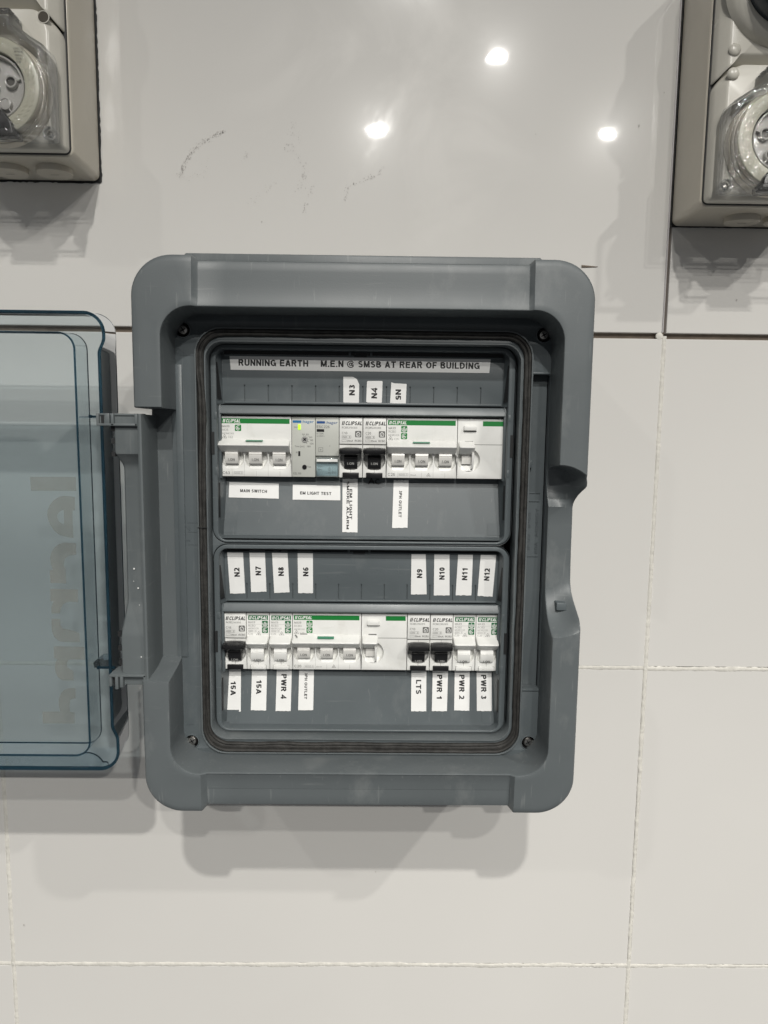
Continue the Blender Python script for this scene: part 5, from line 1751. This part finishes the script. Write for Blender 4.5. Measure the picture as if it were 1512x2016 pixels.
# ------------------------------------------------------------------ socket units at the top corners
def socket_unit(name, label, bx0, bx1, bz0, cx, cz, side, screws_dark):
    """two-gang surface box; side=+1: the visible half is its right half"""
    org = (bx0, 0, bz0)
    root = thing(name, label, 'power socket', org, 'weatherproof socket units on the wall')
    bz1 = bz0+199
    mb_ = MB()
    mb_.plate([rr(bx0, bx1, bz0, bz1, 5.5, 6)], 1.0, 54, 2.2, 4)
    mb_.build('mounting_box', M_BEIGE, root, angle=50)
    # near-black sheet painted in as the shade of the gap round the box
    rnd = random.Random(7)
    lp = []
    gp = 1.0 if side > 0 else 0.35
    base = ring_path(bx0-1.2*gp, bx1+1.3*gp, bz0-1.0*gp, bz1+1, 2.0, 2.5)
    for x, z in base:
        lp.append((x+rnd.uniform(-0.5, 0.3)*gp, z+rnd.uniform(-0.5, 0.3)*gp))
    m2 = MB()
    m2.flat([lp], 0.5)
    m2.build('cutout_gap_shade', M_DARK, root)
    # black seal line between box and faceplates
    m3 = MB()
    m3.plate([rr(bx0+1.2, bx1-1.2, bz0+1.2, bz1-1.2, 5, 6)], 53, 55.6, 0.2, 1)
    m3.build('seal_line', M_DARK, root)
    # knock-out plugs on the underside
    for kx in ((bx1-26, bx1-62) if side > 0 else (bx0+47.0, bx0+80)):
        mk = MB()
        n = 36
        rr_x, rr_d = (14.2, 12.5) if side > 0 else (14.5, 10.5)
        ring0 = [(kx+rr_x*math.cos(2*math.pi*i/n), 29+rr_d*math.sin(2*math.pi*i/n), bz0+0.5) for i in range(n)]
        ring1 = [(x, d, bz0-4.0) for x, d, z in ring0]
        ring2 = [(kx+(x-kx)*0.96, 29+(d-29)*0.96, bz0-4.6) for x, d, z in ring0]
        mk.loft([ring0, ring1, ring2], True, False, True)
        mk.build('knockout_plug', M_BEIGE, root, angle=40)
        ms = MB()
        ms.add([(kx-3.5, 28.4, bz0-4.7), (kx+3.5, 28.6, bz0-4.7), (kx+3.5, 29.2, bz0-4.7), (kx-3.5, 29.0, bz0-4.7)], [(0, 1, 2, 3)])
        ms.build('screwdriver_slot', M_DARK, root)
    # lower faceplate, its upper corners cut off
    x0, x1 = bx0+1.9, bx1-1.9
    z0, z1 = bz0+1.9, bz0+98.0
    def rounded(pts, r=3.0):
        out = []
        n = len(pts)
        for i in range(n):
            p0, p1, p2 = pts[i-1], pts[i], pts[(i+1) % n]
            a = Vector((p0[0]-p1[0], p0[1]-p1[1])); b = Vector((p2[0]-p1[0], p2[1]-p1[1]))
            a = a.normalized()*min(r, a.length*0.4); b = b.normalized()*min(r, b.length*0.4)
            for q in range(6):
                t = q/5
                u = (1-t)**2; w = 2*t*(1-t); y = t*t
                out.append((u*(p1[0]+a.x)+w*p1[0]+y*(p1[0]+b.x), u*(p1[1]+a.y)+w*p1[1]+y*(p1[1]+b.y)))
        return out
    low = [(x0, z0), (x1, z0), (x1, z1-13), (x1-9, z1), (x0+9, z1), (x0, z1-13)]
    up = [(x0, z1-10.5), (x0+9.5, z1+1.5), (x1-9.5, z1+1.5), (x1, z1-10.5), (x1, bz1-2), (x0, bz1-2)]
    def dome_plate(pts, nm, topk):
        m_ = MB()
        L0 = rounded(pts, 4)
        ccx = sum(p[0] for p in L0)/len(L0); ccz = sum(p[1] for p in L0)/len(L0)
        hw = (x1-x0)/2
        def ins(k, i_):
            # pull the outline inwards by a fixed distance along both axes
            o = []
            for x, z in L0:
                zz0 = min(p[1] for p in L0); zz1 = max(p[1] for p in L0)
                fx = (hw-i_)/hw
                hz = (zz1-zz0)/2; mz = (zz1+zz0)/2
                tz = (z-zz0)/(zz1-zz0)
                o.append((ccx+(x-ccx)*fx, z+i_*(1-tz)-i_*tz*topk))
            return o
        ls = []
        for i_, d in ((0, 54.5), (0, 60), (0.5, 62), (1.3, 63.2), (6.0, 68.8), (7.0, 69.6), (8.2, 70.0)):
            ls.append([(x, d, z) for x, z in ins(0, i_)])
        m_.loft(ls, True, False, True)
        return m_.build(nm, M_BEIGE2, root, angle=28)
    fp = dome_plate(low, 'faceplate', 0.1)
    up_ = dome_plate(up, 'upper_faceplate', 1.0)
    # faceplate screws near the corners
    ex = x1-9.4 if side > 0 else x0+10.2
    for zz in (z1-7.4, z1+9.5) if side < 0 else (z1-6.0, z1+11.0):
        ms = MB()
        if screws_dark:
            ms.lathe(ex, zz, [(4.6, 69.9), (4.4, 70.3), (4.0, 70.3), (3.8, 70.05)], 24)
            ms.build('screw_hole_rim', M_BEIGE2, root)
            m5 = MB()
            m5.lathe(ex+0.2, zz-0.2, [(3.9, 70.15), (0.01, 70.15)], 24)
            m5.build('screw_hole', mat('shadowed_hole', (0.055, 0.046, 0.034), 0.7), root)
        else:
            ms.lathe(ex, zz, [(4.6, 70.0), (4.4, 70.8), (3.2, 71.9), (1.6, 72.3), (0.01, 72.4)], 24)
            ms.build('screw_cap', M_BEIGE2, root, angle=60)
    # socket: stepped collar, label ring, contact face
    m4 = MB()
    m4.lathe(cx, cz, [(37.4, 69.5), (37.2, 75.0), (36.6, 76.2), (36.2, 76.4), (36.2, 79.0), (35.7, 79.8), (35.2, 80.0), (35.2, 83.0), (34.7, 84.0)], 72)
    m4.build('socket_collar', M_BEIGE, root)
    m5 = MB()
    m5.lathe(cx, cz, [(34.8, 83.6), (34.2, 84.6), (33.4, 85.0), (25.2, 85.6), (24.4, 85.2), (24.1, 84.2), (24.0, 74)], 72)
    m5.build('socket_ring', M_CREAM, root)
    m5 = MB()
    for k in range(48):
        a = math.radians(k*7.5)
        for r_, q in ((28.0, 0.0), (31.0, 0.065)):
            aa = a+q
            c_, s_ = math.cos(aa), math.sin(aa)
            px, pz = cx+r_*c_, cz+r_*s_
            tx_, tz_ = math.cos(aa+0.9), math.sin(aa+0.9)
            m5.add([(px-tx_*1.4-0.08*tz_, 85.55, pz-tz_*1.4+0.08*tx_), (px+tx_*1.4-0.08*tz_, 85.55, pz+tz_*1.4+0.08*tx_),
                    (px+tx_*1.4+0.08*tz_, 85.55, pz+tz_*1.4-0.08*tx_), (px-tx_*1.4+0.08*tz_, 85.55, pz-tz_*1.4-0.08*tx_)], [(0, 1, 2, 3)])
    m5.build('ring_texture', mat('ring_faint_mark', (0.40, 0.39, 0.31), 0.5), root)
    m6 = MB()
    m6.lathe(cx, cz, [(24.1, 76), (0.01, 76)], 48)
    m6.build('socket_well', M_DARK, root)
    m7 = MB()
    m7.lathe(cx, cz, [(22.7, 74), (22.7, 83.0), (22.2, 83.6), (21.5, 83.4), (21.1, 82.2), (20.9, 79.5), (0.01, 79.5)], 64)
    m7.lathe(cx, cz, [(4.0, 79.4), (3.9, 82.4), (3.2, 82.8), (2.0, 82.4), (0.01, 82.3)], 24)
    m8 = MB()
    for k in range(5):
        a = math.radians(18+72*k+(0 if side > 0 else 0))
        px, pz = cx+13.4*math.cos(a), cz+13.4*math.sin(a)
        if k == 4:
            m7.lathe(px, pz, [(4.6, 79.4), (4.4, 82.6), (3.2, 82.9), (2.9, 82.2), (2.0, 82.3), (0.01, 82.3)], 24)
        else:
            m7.lathe(px, pz, [(4.6, 79.4), (4.4, 82.6), (3.9, 83.0), (3.2, 82.7), (3.1, 78)], 24)
            m8.lathe(px, pz, [(3.15, 80.6), (0.01, 80.6)], 20)
        # webs between the pins and the rim
        c_, s_ = math.cos(a), math.sin(a)
        w = 0.5
        q = []
        for r_ in (17.6, 21.2):
            for j in (-1, 1):
                q.append((cx+r_*c_-s_*w*j, 82.2, cz+r_*s_+c_*w*j))
        m7.add(q+[(x, 79.4, z) for x, d, z in q], [(0, 2, 3, 1), (0, 4, 6, 2), (1, 3, 7, 5)])
    m7.build('contact_face', M_PIN, root, angle=35)
    m8.build('pin_hole', mat('pin_hole_dark', (0.10, 0.095, 0.085), 0.6), root)
    # clear hinged flap: a shallow transparent tray with cut-off upper corners
    f0, f1 = (2*cx-(bx1-2.2), bx1-2.2) if side > 0 else (bx0+4.2, 2*cx-(bx0+4.2))
    fz0, fz1 = bz0+3.0, bz0+88
    outline = [(f0, fz0), (f1, fz0), (f1, bz0+59), (f1-2.0, bz0+64.5), (cx+17, bz0+79), (cx+17, fz1), (cx-17, fz1), (cx-17, bz0+79), (f0+2.0, bz0+64.5), (f0, bz0+59)]
    LO_ = rounded(outline, 1.2)
    def insf(i_):
        hx = max(abs(p[0]-cx) for p in LO_)
        mz = (fz0+fz1)/2; hz = (fz1-fz0)/2
        return [(cx+(x-cx)*(hx-i_)/hx, mz+(z-mz)*(hz-i_)/hz) for x, z in LO_]
    m9 = MB()
    m9.loft([with_d(insf(0), 70.4), with_d(insf(0.2), 86), with_d(insf(1.2), 87.6)], True)
    m9.loft([with_d(insf(2.4), 70.6), with_d(insf(2.6), 84.5), with_d(insf(3.6), 86.0), with_d(insf(6), 87.0)], True)
    m9.build('clear_flap_wall', M_CLEAR, root, angle=22)
    m10 = MB()
    m10.loft([with_d(insf(1.2), 87.6), with_d(insf(2.0), 88.0), with_d(insf(6.5), 88.0)], True)
    m10.loft([with_d(insf(0.0), 70.4), with_d(insf(-0.3), 71.2), with_d(insf(0.2), 72.0)], True)
    m10.build('clear_flap_edge', M_CLEAR2, root, angle=22)
    m11 = MB()
    li = insf(6.5)
    m11.add(with_d(li, 88.0), [tuple(range(len(li)))])
    m11.build('clear_flap_face', M_CLEAR, root)
    # round moulding where the flap screw sits
    mx_ = f1-5.6 if side > 0 else f0+5.6
    m12 = MB()
    m12.lathe(mx_, fz0+5.4, [(5.2, 70.5), (5.0, 76), (4.1, 77.4), (2.9, 77.0), (2.7, 73), (0.01, 73)], 28)
    m12.build('flap_boss', M_CLEAR2, root, angle=50)
    m12 = MB()
    m12.lathe(mx_, fz0+5.4, [(2.2, 71), (2.0, 73.2), (1.2, 73.8), (0.01, 73.9)], 18)
    m12.build('flap_screw', M_STEEL, root)
    # black latch at the foot of the flap
    m13 = MB()
    m13.plate([rounded([(cx-17, fz0-1.2), (cx+17, fz0-1.2), (cx+15, fz0+8), (cx+8, fz0+16), (cx-8, fz0+16), (cx-15, fz0+8)], 2)], 80, 90.2, 0.8, 2)
    m13.build('latch', M_BLACK, root)
    m14 = MB()
    m14.plate([rr(cx-19, cx+19, fz0-3, fz0+2.4, 1.4, 3)], 80, 90.8, 0.6, 2)
    m14.build('latch_lip', M_CLEAR2, root)
    # hinge lugs at the top of the flap
    m15 = MB()
    m15.box(cx-15.5, cx+15.5, 71, 84, fz1-1.5, fz1+2.4, 0.8)
    m15.build('hinge_pin', M_CLEAR2, root)
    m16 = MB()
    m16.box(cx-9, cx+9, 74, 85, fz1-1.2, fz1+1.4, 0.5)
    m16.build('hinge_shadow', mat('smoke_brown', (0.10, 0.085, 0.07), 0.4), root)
    # small print on the ring
    m17 = MB()
    for q in range(5):
        m17.text(['AS/NZS 3123', 'IP66', '500V~', '32A', '56'][q], cx+17.5+q*0.4, cz+24.5-2.3*q, 85.7, 1.3, 7.5-q, 0, 0.0)
    m17.build('ring_print', M_INKG, root)
    # upper unit: moulded round pod with dark plug collar
    m18 = MB()
    uz = bz0+152
    m18.lathe(cx, uz, [(44, 69.6), (42.5, 74), (40.5, 77), (37, 79), (30, 80), (0.01, 80)], 64)
    m18.build('upper_pod', M_BEIGE2, root, angle=60)
    if side < 0:
        m19 = MB()
        m19.lathe(cx, uz, [(33.5, 79), (34, 92), (32.5, 94), (26, 94.5), (25, 88), (0.01, 88)], 64)
        m19.build('plug_collar', mat('blue_black_plastic', (0.02, 0.028, 0.035), 0.25), root, angle=50)
    shift_to_origin(root, org)
    return root

socket_unit('weatherproof_socket', 'beige round-pin socket unit at the upper left with dark open screw holes', -592.5, -491.0, 425.6, -535.0, 462.5, 1, True)
socket_unit('weatherproof_socket', 'beige round-pin socket unit at the upper right with a blue-black plug collar above', 0.0, 101.5, 395.6, 46.1, 435.0, -1, False)
